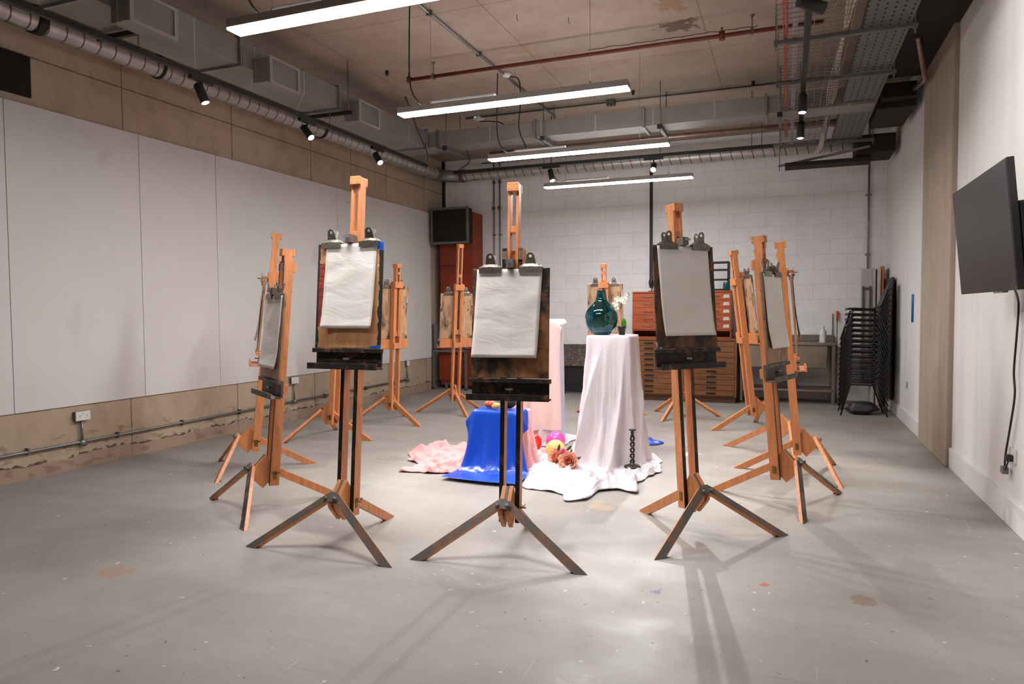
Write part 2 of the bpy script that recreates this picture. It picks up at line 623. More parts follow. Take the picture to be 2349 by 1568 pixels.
LX0, LX1 = -3.35, -1.22
lamp_y = [3.68, 5.80, 7.91, 9.99]
lamp_lab = ['long glowing linear lamp cut by the top edge of the photo',
            'long glowing linear lamp above the centre easel, second from the top', 'glowing linear lamp in front of the back ducts, third from the top', 'lowest looking linear lamp, nearest the back wall']
for i, y in enumerate(lamp_y):
    t = thing('linear_lamp', lamp_lab[i], 'ceiling lamp', (0, y, 3.30), 0, 'suspended linear lamps')
    b = MB().bb(LX0, LX1, -0.065, 0.065, 0.012, 0.065)
    b.build('lamp_body', GREYP, t, bevel=0.004)
    MB().bb(LX0 + 0.004, LX1 - 0.004, -0.061, 0.061, 0.0, 0.0115).build('diffuser', EM.m, t)
    MB().bb(LX0 + 0.02, LX1 - 0.02, -0.04, 0.04, 0.0655, 0.067).build('added_uplight', UPL, t)  # added upward glow, not a known part of the lamp; brightens the ceiling
    MB().bb(LX0 + 0.32, LX0 + 0.95, -0.03, 0.03, 0.068, 0.10).build('driver_box', GREYP, t, bevel=0.004)
    for x in (LX0 + 0.33, LX1 - 0.32):
        MB().tube([(x, -0.02, 0.065), (x, -0.02, ZC - 3.3 if y < YS else ZC2 - 3.3)], 0.0016, 5).build('suspension_wire', STEELD, t)
        MB().lathe([(0.012, 0), (0.012, 0.03)], (x, -0.02, 0.062), 8).build('wire_grip', STEELD, t)
    cable([(LX0 + 0.31, 0, 0.085), (LX0 + 0.2, 0, 0.10), (LX0 + 0.10, 0.01, 0.28), (LX0 + 0.09, 0.02, 0.7), (LX0 + 0.10, 0.02, ZC - 3.3 if y < YS else ZC2 - 3.3)], 0.007).build('power_cable', BLACKP, t)

# spot heads -----------------------------------------------------------
LENS = Mat('spot_lens')
LENS.nt.nodes.remove(LENS.b)
e = LENS.n('ShaderNodeEmission')
e.inputs[0].default_value = TEMP_SPOT + (1,)
e.inputs[1].default_value = 12.0
LENS.lk(e.outputs[0], LENS.nt.nodes['Material Output'].inputs[0])


def spot(loc, aim, label, power=SPOT_W, size=R(50), track='x', h=0.135, r=0.04, blend=0.6):
    """track head: adapter in the track, stem, cylinder aimed at a point"""
    t = thing('track_spotlight', label, 'spotlight', loc, 0, 'black spotlights on the lighting tracks')
    sx, sy = (0.13, 0.02) if track == 'x' else (0.02, 0.13)
    MB().bb(-sx, sx, -sy, sy, -0.055, -0.02).build('track_adapter', BLACK, t, bevel=0.003)
    MB().tube([(0, 0, -0.05), (0, 0, -0.12)], 0.009, 8).build('stem', BLACK, t)
    d = (Vector(aim) - (Vector(loc) + Vector((0, 0, -0.16)))).normalized()
    q = (-d).to_track_quat('Z', 'Y').to_matrix().to_4x4()
    Mx = Matrix.Translation((0, 0, -0.15)) @ q
    b = MB().lathe([(0, 0.085), (r - 0.004, 0.085), (r, 0.08), (r, -0.095), (r - 0.004, -0.097), (r - 0.005, -0.09), (0, -0.09)], n=28, M=Mx)
    b.build('lamp_head', BLACK, t)
    MB().lathe([(0, -0.0925), (r - 0.006, -0.0925), (r - 0.006, -0.0915)], n=24, M=Mx).build('lens', LENS.m, t)
    L = bpy.data.lights.new('spot_light', 'SPOT')
    L.energy = power
    L.color = TEMP_SPOT
    L.spot_size = size
    L.spot_blend = blend
    L.shadow_soft_size = 0.03
    lo = bpy.data.objects.new('spot_light', L)
    COL.objects.link(lo)
    lo.parent = t
    lo.matrix_local = Matrix.Translation(Vector((0, 0, -0.15)) + d * 0.11) @ q
    return t


def track(p0, p1, label, rods=()):
    t = thing('lighting_track', label, 'lighting track', (0, 0, 0), 0, 'black lighting tracks')
    MB().bar(p0, p1, 0.045, 0.045).build('rail', BLACK, t, bevel=0.003)
    for x, y, z1 in rods:
        MB().tube([(x, y, p0[2] + 0.02), (x, y, z1)], 0.005, 6).build('hanger_rod', STEELD, t)
    return t


ZT = 3.60
track((-4.88, 1.0, ZT), (-4.88, 9.17, ZT), 'long black lighting track along the left wall, under the rectangular duct', ((-4.88, 3.0, 3.80), (-4.88, 4.3, 3.80), (-4.88, 6.85, 3.80)))
track((-4.74, 9.80, ZT), (-0.195, 9.80, ZT), 'black lighting track running across in front of the back wall', ((-3.3, 9.8, ZC), (-0.45, 9.8, ZC)))
track((0.12, 1.5, ZT), (0.125, 9.0, ZT), 'black lighting track on the right, under the wire cable tray', ((0.12, 3.0, ZC), (0.12, 6.7, ZC), (0.12, 8.9, ZC)))
spot((-4.88, 4.95, ZT), (-3.6, 5.2, 0.4), 'black spotlight nearest the camera on the left track', 110, track='y')
spot((-4.88, 6.44, ZT), (-2.1, 5.75, 0.4), 'middle black spotlight on the left track, lens glowing', 230, track='y')
spot((-4.88, 7.86, ZT), (-2.2, 6.3, 0.3), 'furthest black spotlight on the left track, lens glowing', 230, track='y')
spot((-4.88, 2.6, ZT), (-2.72, 3.75, 1.55), 'black spotlight on the left track, above the left edge', 130, track='y', size=R(26), blend=0.9)
spot((-3.19, 9.80, ZT), (-2.35, 8.9, 0.8), 'black cylinder spotlight on the back track, seen from the side', 60, track='x')
spot((-1.72, 9.80, ZT), (-1.35, 6.0, 1.0), 'dazzling spotlight on the back track, pointing at the camera', 300, track='x')
spot((0.12, 7.42, ZT + 0.02), (0.0, 6.75, 0.0), 'black spotlight on the right track, upper one with a bright lens', 170, track='y')
spot((0.12, 8.50, ZT + 0.02), (0.05, 8.1, 0.0), 'black spotlight on the right track, lower one nearest the back', 110, track='y')
spot((0.12, 5.0, ZT), (1.44, 5.7, 3.05), 'big black spotlight at the top edge, on the right track', 55, track='y', size=R(75))
spot((0.12, 3.4, ZT), (1.44, 3.6, 1.9), 'black spotlight on the right track, above the top edge', 110, track='y', size=R(80))

# rectangular ducts -----------------------------------------------------------
M = Mat('foil_duct', 0.5, 0.35, 0.4)
sep = M.n('ShaderNodeSeparateXYZ')
M.lk(M.tc(), sep.inputs[0])
s1 = M.math('LESS_THAN', M.math('FRACT', M.math('MULTIPLY', M.math('ADD', M.math('ADD', sep.outputs[0], sep.outputs[1]), 20.0), 1.35)), 0.014)
c = M.mix(M.mask(M.noise(1.5, 5), 0.35, 0.65), s2l((128, 121, 114))[:3], s2l((142, 136, 130))[:3])
M.color(M.mix(s1, c, s2l((172, 168, 162))[:3]))
M.bump(M.noise(12, 3), 0.1, 0.003)
FOIL = M.m
GRM = plain('grille_paint', (150, 140, 132), 0.5, 0.1)
t = thing('rectangular_duct', 'foil-faced rectangular air duct running along the left wall, with three grilles', 'air duct')
MB().bb(-5.24, -4.76, 0.5, 9.35, 3.80, 4.03).build('duct_body', FOIL, t, bevel=0.004)
for a, b in ((3.94, 4.385), (5.46, 5.90), (6.95, 7.39), (0.9, 1.35), (2.42, 2.87)):
    k = MB().bb(-4.76, -4.56, a + 0.015, b - 0.015, 3.675, 3.90).build('grille_box', FOIL, t, bevel=0.003)
    g = MB()
    for (y0, y1, z0, z1) in ((a, b, 3.66, 3.685), (a, b, 3.888, 3.912), (a, a + 0.035, 3.685, 3.888), (b - 0.035, b, 3.685, 3.888)):
        g.bb(-4.56, -4.545, y0, y1, z0, z1)
    for j in range(13):
        z = 3.695 + j * 0.0152
        g.bar((-4.552, a + 0.03, z), (-4.552, b - 0.03, z), 0.006, 0.0014, (0.3, 0, 1))
    g.build('grille', GRM, k)
    MB().bb(-4.563, -4.5605, a + 0.03, b - 0.03, 3.685, 3.89).build('recess_shade_plate', BLACK, k)  # flat black plate: the shade behind the slats is put into its colour


def flange_y(y):
    g = MB()
    g.bb(-5.27, -4.73, y, y + 0.03, 3.775, 3.80).bb(-5.27, -4.73, y, y + 0.03, 4.03, 4.055).bb(-4.76, -4.73, y, y + 0.03, 3.80, 4.03).bb(-5.27, -5.24, y, y + 0.03, 3.80, 4.03)
    g.build('duct_flange', STEEL, t, bevel=0.003)


for y in (5.28, 6.83, 8.92, 3.75, 2.2):
    flange_y(y)
t = thing('rectangular_duct', 'foil-faced rectangular air duct crossing in front of the back wall', 'air duct')
MB().bb(-4.755, 0.9, 9.0, 9.35, 3.81, 4.02).build('duct_body', FOIL, t, bevel=0.004)
for x in (-4.62, -3.17, -1.72, -0.27):
    g = MB()
    g.bb(x, x + 0.03, 8.97, 9.38, 3.785, 3.81).bb(x, x + 0.03, 8.97, 9.38, 4.02, 4.045).bb(x, x + 0.03, 8.97, 9.0, 3.81, 4.02).bb(x, x + 0.03, 9.35, 9.38, 3.81, 4.02)
    g.build('duct_flange', STEEL, t, bevel=0.003)

# trapeze hangers (channel below the duct on two rods)
for k, (y, lab) in enumerate(((4.30, 'black channel hanger under the left duct, nearest the camera'), (6.90, 'black channel hanger under the left duct, between two grilles'))):
    t = thing('duct_hanger', lab, 'duct hanger', (0, 0, 0), 0, 'channel hangers under the ducts')
    MB().bb(-5.32, -4.62, y - 0.02, y + 0.02, 3.735, 3.775).build('channel', BLACK, t, bevel=0.003)
    for x in (-5.29, -4.66):
        MB().tube([(x, y, 3.68), (x, y, ZC)], 0.006, 6).build('hanger_rod', STEELD, t)
for k, (x, lab) in enumerate(((-4.45, 'channel hanger of the back duct in the left corner'), (-3.02, 'channel hanger of the back duct above the vase'), (-1.49, 'channel hanger of the back duct, right of the centre'), (-0.1, 'channel hanger of the back duct beside the cable tray'))):
    t = thing('duct_hanger', lab, 'duct hanger', (0, 0, 0), 0, 'channel hangers under the ducts')
    MB().bb(x - 0.02, x + 0.02, 8.90, 9.46, 3.742, 3.782).build('channel', STEELD, t, bevel=0.003)
    MB().bb(x - 0.03, x + 0.03, 8.89, 8.92, 3.735, 3.79).build('end_cap', BLACK, t, bevel=0.003)
    for y in (8.95, 9.41):
        MB().tube([(x, y, 3.70), (x, y, ZC)], 0.006, 6).build('hanger_rod', STEELD, t)


# spiral duct -----------------------------------------------------------
def spiral_mat(name, axis):
    M = Mat(name, 0.36, 0.6, 0.5)
    sep = M.n('ShaderNodeSeparateXYZ')
    M.lk(M.tc(), sep.inputs[0])
    o_ = 1 - axis
    f = M.math('FRACT', M.math('ADD', M.math('MULTIPLY', sep.outputs[axis], 6.2), M.math('MULTIPLY', sep.outputs[2], 1.6)))
    r_ = M.math('LESS_THAN', f, 0.09)
    c = M.mix(M.mask(M.noise(6, 4), 0.35, 0.65), s2l((172, 166, 160))[:3], s2l((190, 184, 178))[:3])
    M.color(M.mix(r_, c, s2l((90, 84, 78))[:3]))
    M.bump(r_, 0.6, 0.01)
    return M.m


SPX, SPY = spiral_mat('spiral_duct_x', 0), spiral_mat('spiral_duct_y', 1)
t = thing('spiral_duct', 'round spiral-seamed steel duct turning the back left corner under the ceiling', 'air duct')
zs, rs = 4.0, 0.105
MB().tube([(-6.0, 0.6, zs), (-6.0, 11.66, zs)], rs, 28, cap=False).build('duct_run', SPY, t)
MB().tube([(-5.66, 12.0, zs), (1.0, 12.0, zs)], rs, 28, cap=False).build('duct_run', SPX, t)
arc = [(-5.66 - 0.34 * math.cos(a), 11.66 + 0.34 * math.sin(a), zs) for a in [PI / 2 * k / 12 for k in range(13)]]
MB().tube(arc, rs + 0.006, 28, cap=False).build('elbow', STEEL, t)
for (p, q) in (((-6.0, 11.58, zs), (-6.0, 11.66, zs)), ((-5.66, 12.0, zs), (-5.58, 12.0, zs)), ((-6.0, 4.3, zs), (-6.0, 4.22, zs)), ((-6.0, 5.5, zs), (-6.0, 5.53, zs)), ((-6.0, 8.2, zs), (-6.0, 8.23, zs))):
    MB().tube([p, q], rs + 0.012, 28).build('collar', STEELD if p[0] == -5.66 or p[1] > 11 else BLACK, t)
for x in (-2.0, -0.4):
    MB().tube([(x, 12.0, zs + rs), (x, 12.0, ZC2)], 0.006, 6).build('hanger_rod', STEELD, t)
for y in (5.5, 8.2):
    MB().tube([(-6.0, y, zs + rs), (-6.0, y, ZC)], 0.006, 6).build('hanger_rod', STEELD, t)

# copper and steel pipes along the back, red pipe, conduits ------------------
COPPER = plain('foil_pipe', (168, 142, 128), 0.35, 0.7, 0.5, 0.3, 12)
tag(MB().tube([(-4.6, 10.9, 4.10), (1.0, 10.9, 4.10)], 0.035, 14).build('insulated_pipe', COPPER), 'shiny foil-wrapped pipe running between the rectangular and the spiral duct', 'pipe')
tag(MB().tube([(-4.9, 11.2, 4.02), (-2.9, 11.2, 4.02)], 0.012, 8).build('thin_pipe', STEELD), 'thin dark pipe below the foil-wrapped pipe in the back left corner', 'pipe')
REDP = plain('red_oxide_pipe', (112, 52, 34), 0.45, 0.1, 0.4, 0.3, 5)
t = thing('sprinkler_pipe', 'rust red sprinkler pipe hung across the middle of the ceiling', 'pipe')
MB().tube([(-4.10, 7.30, 4.17), (-0.35, 7.30, 4.17), (0.30, 7.30, 4.17)], 0.021, 14).build('pipe_run', REDP, t)
MB().tube([(-4.10, 7.30, 4.14), (-4.10, 7.30, 4.20)], 0.028, 12).build('end_elbow', REDP, t)
MB().tube([(-4.10, 7.30, 4.20), (-4.10, 7.30, 4.25)], 0.011, 8).build('sprinkler_head', BRASS, t)
MB().tube([(-0.62, 7.30, 4.13), (-0.62, 7.30, 4.21)], 0.03, 12).build('tee_joint', REDP, t)
MB().tube([(-0.62, 7.30, 4.21), (-0.62, 7.30, 4.25)], 0.011, 8).build('sprinkler_head', BRASS, t)
for x in (-3.78, -0.34):
    MB().tube([(x, 7.3, 4.19), (x, 7.3, ZC)], 0.006, 6).lathe([(0.025, 0), (0.025, 0.006)], (x, 7.3, ZC - 0.006), 10).bb(x - 0.012, x + 0.012, 7.27, 7.33, 4.14, 4.20).build('pipe_hanger', STEELD, t)
tag(MB().tube([(-3.17, 1.0, 4.305), (-3.17, 9.93, 4.305)], 0.014, 10).build('ceiling_conduit', STEEL), 'steel conduit running down the length of the ceiling beside the lamps', 'conduit')
tag(MB().tube([(-4.4, 9.5, 4.305), (0.4, 9.5, 4.305)], 0.012, 10).build('ceiling_conduit', STEELD), 'dark conduit crossing the ceiling above the back rectangular duct', 'conduit')
for (x, y, lab) in ((-3.17, 6.05, 'conduit clip on the ceiling, nearest'), (-3.17, 7.2, 'conduit clip on the ceiling, beyond the red pipe')):
    tag(MB().bb(x - 0.03, x + 0.03, y - 0.012, y + 0.012, 4.285, 4.33).build('conduit_clip', STEELD), lab, 'clip', 'clips of the ceiling conduit')


def ceil_box(x, y, lab, name='ceiling_sensor', r=0.055, m=WHITEP):
    t = thing(name, lab, 'ceiling sensor', (x, y, ZC))
    MB().lathe([(r * 0.8, -0.0), (r, -0.012), (r, -0.035), (r * 0.85, -0.045), (0, -0.047)], n=24).build('housing', m, t)
    return t


t = ceil_box(-3.14, 7.95, 'white square-ish junction box on the ceiling beside the lengthwise conduit')
t = ceil_box(-4.22, 9.55, 'white round detector with a small green light, near the back duct', 'smoke_detector', 0.085)
G = Mat('green_led')
G.color((0.0, 0.5, 0.2, 1))
G.b.inputs['Emission Color'].default_value = (0.1, 1.0, 0.45, 1)
G.b.inputs['Emission Strength'].default_value = 2.5
MB().box((-0.02, -0.085, -0.028), (0.012, 0.006, 0.01)).build('indicator_light', G.m, t)
t = ceil_box(-3.45, 4.75, 'pale round sensor at the top edge beside the nearest lamp', 'ceiling_sensor', 0.06)
t = thing('junction_box', 'small grey junction box on the dark ceiling conduit', 'junction box', (-2.24, 9.5, 4.3))
MB().bb(-0.06, 0.06, -0.035, 0.035, -0.05, 0.03).build('housing', STEELD, t, bevel=0.004)
MB().lathe([(0.015, -0.052), (0.015, -0.048)], n=12).build('cover_screw', BLACK, t)
for (x, y, lab) in ((-4.42, 7.35, 'small black ceiling plug left of the red pipe'), (-3.95, 8.85, 'small black ceiling plug above the second lamp'), (-1.88, 9.2, 'small black cap on the dark conduit'), (-0.42, 9.4, 'small black cap on the conduit beside the cable tray')):
    tag(MB().lathe([(0.02, 0), (0.02, -0.04), (0.008, -0.06), (0, -0.061)], (x, y, ZC), 10).build('ceiling_plug', BLACK), lab, 'ceiling fixing', 'black ceiling fixings')
for (x, y, lab) in ((-2.44, 6.45, 'bent nail in the ceiling, left one'), (-2.0, 6.7, 'bent nail in the ceiling, right one')):
    tag(MB().tube([(x, y, ZC), (x, y, ZC - 0.05), (x + 0.015, y, ZC - 0.055)], 0.003, 5).build('ceiling_nail', BLACK), lab, 'nail', 'bent nails in the ceiling')
# loose black cables
for pts, lab in (
        ([(-4.22, 9.6, 4.27), (-3.95, 9.6, 4.24), (-3.8, 9.6, 4.16), (-3.72, 9.6, 4.14), (-3.76, 9.6, 4.19)], 'loose black cable curling beside the smoke detector'),
        ([(-4.25, 9.62, 4.2), (-4.45, 9.7, 4.1), (-4.5, 9.75, 3.9), (-4.48, 9.8, 3.75), (-4.62, 9.8, 3.66), (-4.7, 9.8, 3.62)], 'black cable dropping to the back lighting track'),
        ([(-4.72, 8.3, ZC), (-4.70, 8.6, 3.95), (-4.72, 8.9, 3.72), (-4.84, 9.1, 3.63)], 'black cable dropping to the far end of the left lighting track'),
        ([(-3.10, 7.95, 4.28), (-2.98, 7.93, 4.22), (-2.95, 7.9, 3.95), (-2.97, 7.9, 3.65), (-2.88, 7.9, 3.42)], 'black cable looping from the ceiling box down to a lamp')):
    tag(cable(pts, 0.008).build('power_cable', BLACKP), lab, 'cable')

# cable tray group on the right -----------------------------------------------------------
WIRE = plain('tray_wire', (140, 132, 122), 0.5, 0.5)
t = thing('wire_cable_tray', 'wire mesh cable tray hanging at the upper right', 'cable tray')
zt = 3.83
g = MB()
x0, x1, y0, y1 = -0.10, 0.47, 2.0, 11.0
k = 0
ys_ = np.arange(y0, y1, 0.10)
for y in ys_:
    g.tube([(x0, y, zt + 0.06), (x0, y, zt), (x1, y, zt), (x1, y, zt + 0.06)], 0.0036, 4, cap=False)
for x in np.linspace(x0, x1, 9):
    g.tube([(x, y0, zt), (x, y1, zt)], 0.0036, 4, cap=False)
for x in (x0, x1):
    g.tube([(x, y0, zt + 0.06), (x, y1, zt + 0.06)], 0.0036, 4, cap=False)
g.build('tray_mesh', WIRE, t)
M = Mat('perforated_steel', 0.5, 0.5, 0.4)
sep = M.n('ShaderNodeSeparateXYZ')
M.lk(M.tc(), sep.inputs[0])
fx = M.math('ABSOLUTE', M.math('SUBTRACT', M.math('FRACT', M.math('MULTIPLY', sep.outputs[0], 15.0)), 0.5))
fy = M.math('ABSOLUTE', M.math('SUBTRACT', M.math('FRACT', M.math('MULTIPLY', sep.outputs[1], 11.0)), 0.5))
h = M.math('MULTIPLY', M.math('LESS_THAN', fx, 0.11), M.math('LESS_THAN', fy, 0.25))
M.color(M.mix(h, s2l((108, 107, 105))[:3], s2l((30, 29, 28))[:3]))
PERF = M.m
t = thing('perforated_cable_tray', 'flat perforated grey cable tray beside the wire mesh tray', 'cable tray')
MB().bb(0.56, 0.93, 2.0, 10.9, 3.845, 3.85).bb(0.56, 0.565, 2.0, 10.9, 3.85, 3.89).bb(0.925, 0.93, 2.0, 10.9, 3.85, 3.89).build('tray_plate', PERF, t)
lab_s = ['steel channel carrying the cable trays, above the top edge', 'upper steel channel carrying the cable trays', 'middle steel channel carrying the cable trays', 'steel channel carrying the cable trays at the back end']
for y, l in zip((5.2, 6.66, 7.88, 10.88), lab_s):
    t = thing('tray_bracket', l, 'bracket', (0, y, 0), 0, 'steel channels under the cable trays')
    xe = 0.97 if y < 10 else 1.09
    MB().bb(-0.13, xe, -0.02, 0.02, 3.79, 3.825).build('channel', STEELD, t, bevel=0.003)
    for x in (-0.115, xe - 0.02):
        MB().tube([(x, 0, 3.74), (x, 0, (ZC if y < YS else ZC2) - 0.002)], 0.006, 6).lathe([(0.014, 0), (0.014, 0.012)], (x, 0, 3.775), 6).build('threaded_rod', STEELD, t)
t = thing('tray_bracket', 'lowest slanting steel channel at the back end of the cable trays', 'bracket', (0, 0, 0), 0, 'steel channels under the cable trays')
MB().bar((-0.14, 11.75, 3.70), (1.05, 11.0, 3.74), 0.03, 0.03).build('channel', STEELD, t)
MB().tube([(-0.13, 11.75, 3.62), (-0.13, 11.75, ZC2 - 0.002)], 0.006, 6).build('threaded_rod', STEELD, t)
PALE = plain('pale_cable_jacket', (196, 182, 166), 0.6)
for k in range(6):
    off = (k - 2.5) * 0.011
    pts = [(0.43 + off + 0.02 * math.sin(y * 2.1 + k * 0.5), y, zt + 0.012 + 0.008 * ((k * 7) % 3)) for y in np.arange(2.0, 10.7, 0.55)]
    pts += [(0.42 + off, 10.9, zt - 0.04), (0.36 + off, 11.05, zt - 0.12)]
    tag(cable(pts, 0.007, 6, 4).build('data_cable', PALE), 'pale data cable in the bundle lying along the wire tray', 'cable', 'bundle of pale data cables')
REDC = plain('red_cable_jacket', (196, 74, 48), 0.5)
for k in range(3):
    pts = [(-0.05 + 0.014 * k + 0.004 * math.sin(y * 3 + k), y, zt + 0.01) for y in np.arange(2.0, 11.0, 0.7)]
    tag(cable(pts, 0.006, 6, 3).build('alarm_cable', REDC), 'red alarm cable along the left edge of the wire tray', 'cable', 'red alarm cables in the wire tray')
GSTRIP = plain('slotted_strip', (176, 174, 170), 0.5, 0.3)
t = tag(MB().bb(0.02, 0.06, 2.0, 10.8, zt + 0.006, zt + 0.012).build('slotted_strip', GSTRIP), 'slotted grey metal strip lying in the wire tray beside the red cables', 'metal strip')
DK = plain('dark_duct', (46, 43, 40), 0.7, 0, 0.2)
t = thing('fan_coil_unit', 'large black box unit under the ceiling against the right wall', 'air unit')
MB().bb(0.98, 1.38, 9.5, 10.5, 3.86, 4.15).build('casing', DK, t, bevel=0.01)
MB().bb(1.0, 1.36, 9.3, 9.5, 3.93, 4.10).build('inlet', DK, t, bevel=0.01)
tag(MB().bb(0.90, 1.39, 11.2, 11.9, 3.70, 3.95).build('control_box', DK, bevel=0.01), 'smaller black box in the back right corner under the ceiling', 'box')
tag(MB().bb(0.96, 1.455, 2.0, 9.2, 4.12, 4.325).build('black_duct', DK, bevel=0.01), 'black lagged duct in the top right corner along the wall', 'air duct')
tag(MB().tube([(1.15, 7.9, 4.12), (1.33, 8.6, 3.9), (1.33, 9.28, 4.0)], 0.025, 10).build('flexible_pipe', COPPER), 'buff pipe slanting down beside the concrete column', 'pipe')
tag(MB().bb(-0.05, 1.1, 11.3, 11.62, 3.60, 3.66).build('dark_tray_base', DK, bevel=0.01), 'dark shallow tray at the back end under the cable trays', 'cable tray')

# vertical conduits on the back wall
for x, lab in ((-5.28, 'left one of the twin steel conduits on the back wall beside the heater'), (-5.16, 'right one of the twin steel conduits on the back wall beside the heater')):
    t = thing('wall_conduit', lab, 'conduit', (x, 12.66, 0), 0, 'twin steel conduits')
    MB().tube([(0, 0, 1.0), (0, 0, 4.4)], 0.014, 10).build('pipe_run', STEEL, t)
    MB().lathe([(0.0, 0), (0.035, 0), (0.035, 0.02), (0, 0.022)], M=Matrix.Translation((0, -0.01, 3.47)) @ Matrix.Rotation(PI / 2, 4, 'X'), n=16).build('inspection_cover', STEELD, t)
    for z in (2.95, 2.1, 3.95):
        MB().bb(-0.03, 0.03, -0.016, 0.04, z, z + 0.02).build('saddle_clip', STEELD, t)
tag(MB().bb(-2.29, -2.24, 12.655, 12.70, 1.9, 3.96).build('cable_trunking', BLACK, bevel=0.003), 'narrow black trunking down the middle of the back wall', 'trunking')
tag(MB().tube([(1.20, 12.66, 1.2), (1.20, 12.66, 4.4)], 0.016, 10).bb(1.16, 1.24, 12.64, 12.7, 2.35, 2.38).bb(1.16, 1.24, 12.64, 12.7, 3.3, 3.33).build('wall_conduit', STEEL), 'single steel conduit at the right end of the back wall', 'conduit')
tag(MB().bb(XL, XL + 0.05, YB - 0.05, YB, 0.0, ZC2).build('corner_gap_strip', BLACK, bevel=0.003), 'black vertical strip in the back left corner', 'trunking')  # black strip standing in for the dark gap in the wall corner

# left wall conduit with sockets -----------------------------------------------------------
t = thing('wall_conduit', 'long steel conduit clipped along the foot of the left wall', 'conduit')
MB().tube([(XL + 0.03, 1.0, 0.245), (XL + 0.03, 11.18, 0.275)], 0.013, 12).build('pipe_run', STEEL, t)
for y in (4.3, 5.22, 6.05, 6.95, 7.65, 8.7, 9.8, 10.7):
    MB().bb(XL, XL + 0.044, y - 0.009, y + 0.009, 0.228, 0.288).build('saddle_clip', STEELD, t)
DOT = plain('socket_slot', (60, 56, 52), 0.5)


def wall_socket(y, z, w, lab, drop=True, zc=0.25):
    t = thing('power_socket', lab, 'power socket', (XL, y, z), 0, 'white power sockets on the left wall')
    MB().bb(0, 0.042, -w / 2, w / 2, -0.042, 0.042).build('back_box', STEELD, t, bevel=0.003)
    p = MB().bb(0.042, 0.054, -w / 2 - 0.002, w / 2 + 0.002, -0.044, 0.044).build('face_plate', WHITEP, t, bevel=0.003)
    if w > 0.1:
        s = MB()
        for cy in (-0.037, 0.037):
            s.bb(0.054, 0.0548, cy - 0.003, cy + 0.003, -0.004, 0.006).bb(0.054, 0.0548, cy - 0.014, cy - 0.008, -0.022, -0.018).bb(0.054, 0.0548, cy + 0.008, cy + 0.014, -0.022, -0.018)
        s.build('socket_slot', DOT, p)
        MB().bb(0.054, 0.058, -0.012, -0.002, 0.014, 0.03).bb(0.054, 0.058, 0.002, 0.012, 0.014, 0.03).build('switch', WHITEP, p)
    if drop:
        MB().tube([(0.03, 0, -0.04), (0.03, 0, zc - z)], 0.012, 10).build('drop_conduit', STEEL, t)
        MB().lathe([(0.0, 0.012), (0.034, 0.012), (0.034, -0.02), (0, -0.02)], M=Matrix.Translation((0.045, 0, zc - z)) @ Matrix.Rotation(PI / 2, 4, 'Y'), n=20).build('conduit_box', STEEL, t)


wall_socket(4.83, 0.51, 0.146, 'white double socket on the left wall nearest the camera', zc=0.247)
wall_socket(8.00, 0.555, 0.146, 'white double socket on the left wall between two easels', zc=0.26)
wall_socket(11.14, 0.57, 0.09, 'small white switch plate at the far end of the left wall', zc=0.27)

# right wall: sign, sockets, television -----------------------------------------------------------
SIGNB = plain('sign_blue', (20, 92, 150), 0.4, 0, 0.4, 0.05)
SIGNL = plain('sign_pale_blue', (110, 168, 205), 0.4, 0, 0.4, 0.05)
t = thing('wall_sign', 'narrow blue notice on the right wall beyond the concrete column', 'sign', (XR, 10.0, 1.5))
MB().bb(-0.006, 0, -0.075, 0.075, -0.175, 0.175).build('sign_plate', SIGNB, t)
g = MB()
for k in range(5):
    g.bb(-0.0068, -0.006, -0.055, 0.045 - 0.02 * (k % 2), 0.15 - 0.018 * k, 0.156 - 0.018 * k)
g.build('printed_lines', SIGNL, t)
t = thing('power_socket', 'small grey single socket low on the right wall below the blue notice', 'power socket', (XR, 10.30, 0.51))
MB().bb(-0.012, 0, -0.043, 0.043, -0.043, 0.043).build('face_plate', plain('grey_plate', (176, 170, 166), 0.4), t, bevel=0.003)
MB().bb(-0.0145, -0.012, -0.01, 0.0, 0.012, 0.026).build('switch', WHITEP, t)
t = thing('power_socket', 'white socket low on the right wall under the television', 'power socket', (XR, 5.72, 0.49))
MB().bb(-0.012, 0, -0.073, 0.073, -0.05, 0.05).build('face_plate', WHITEP, t, bevel=0.003)
t = thing('plug', 'black mains plug pushed into the socket under the television', 'plug', (XR - 0.012, 5.70, 0.475))
MB().bb(-0.04, 0, -0.022, 0.022, -0.026, 0.022).build('plug_body', BLACKP, t, bevel=0.008)
cable([(-0.025, 0, -0.025), (-0.03, 0.01, -0.06), (-0.03, 0.04, -0.09), (-0.03, 0.055, -0.10)], 0.005).build('plug_lead', BLACKP, t)
SCREEN = plain('screen_glass', (34, 33, 32), 0.32, 0, 0.25, 0.05)
t = thing('television', 'large black flat television tilted down on the right wall', 'television', (1.13, 5.15, 1.95), 0)
tilt = Matrix.Rotation(R(-5.5), 4, 'Y')
MB().bb(-0.018, 0.02, -0.655, 0.655, -0.355, 0.355, M=tilt).build('casing', BLACKP, t, bevel=0.004)
MB().bb(-0.0195, -0.018, -0.645, 0.645, -0.335, 0.345, M=tilt).build('screen', SCREEN, t)
MB().bb(0.02, 0.075, -0.64, 0.30, -0.34, 0.12, M=tilt).build('rear_housing', BLACKP, t, bevel=0.01)
MB().bb(-0.015, 0.012, -0.36, -0.16, -0.365, -0.354, M=tilt).build('stand_socket', STEEL, t)
t = thing('television_bracket', 'black wall bracket holding the television', 'bracket', (XR, 4.75, 1.95))
MB().bb(-0.03, 0, -0.30, 0.2, -0.30, 0.12).build('wall_plate', BLACK, t, bevel=0.004)
MB().bb(-0.26, -0.03, -0.12, -0.07, -0.1, 0.06).bb(-0.26, -0.03, 0.07, 0.12, -0.1, 0.06).build('arm', BLACK, t, bevel=0.004)
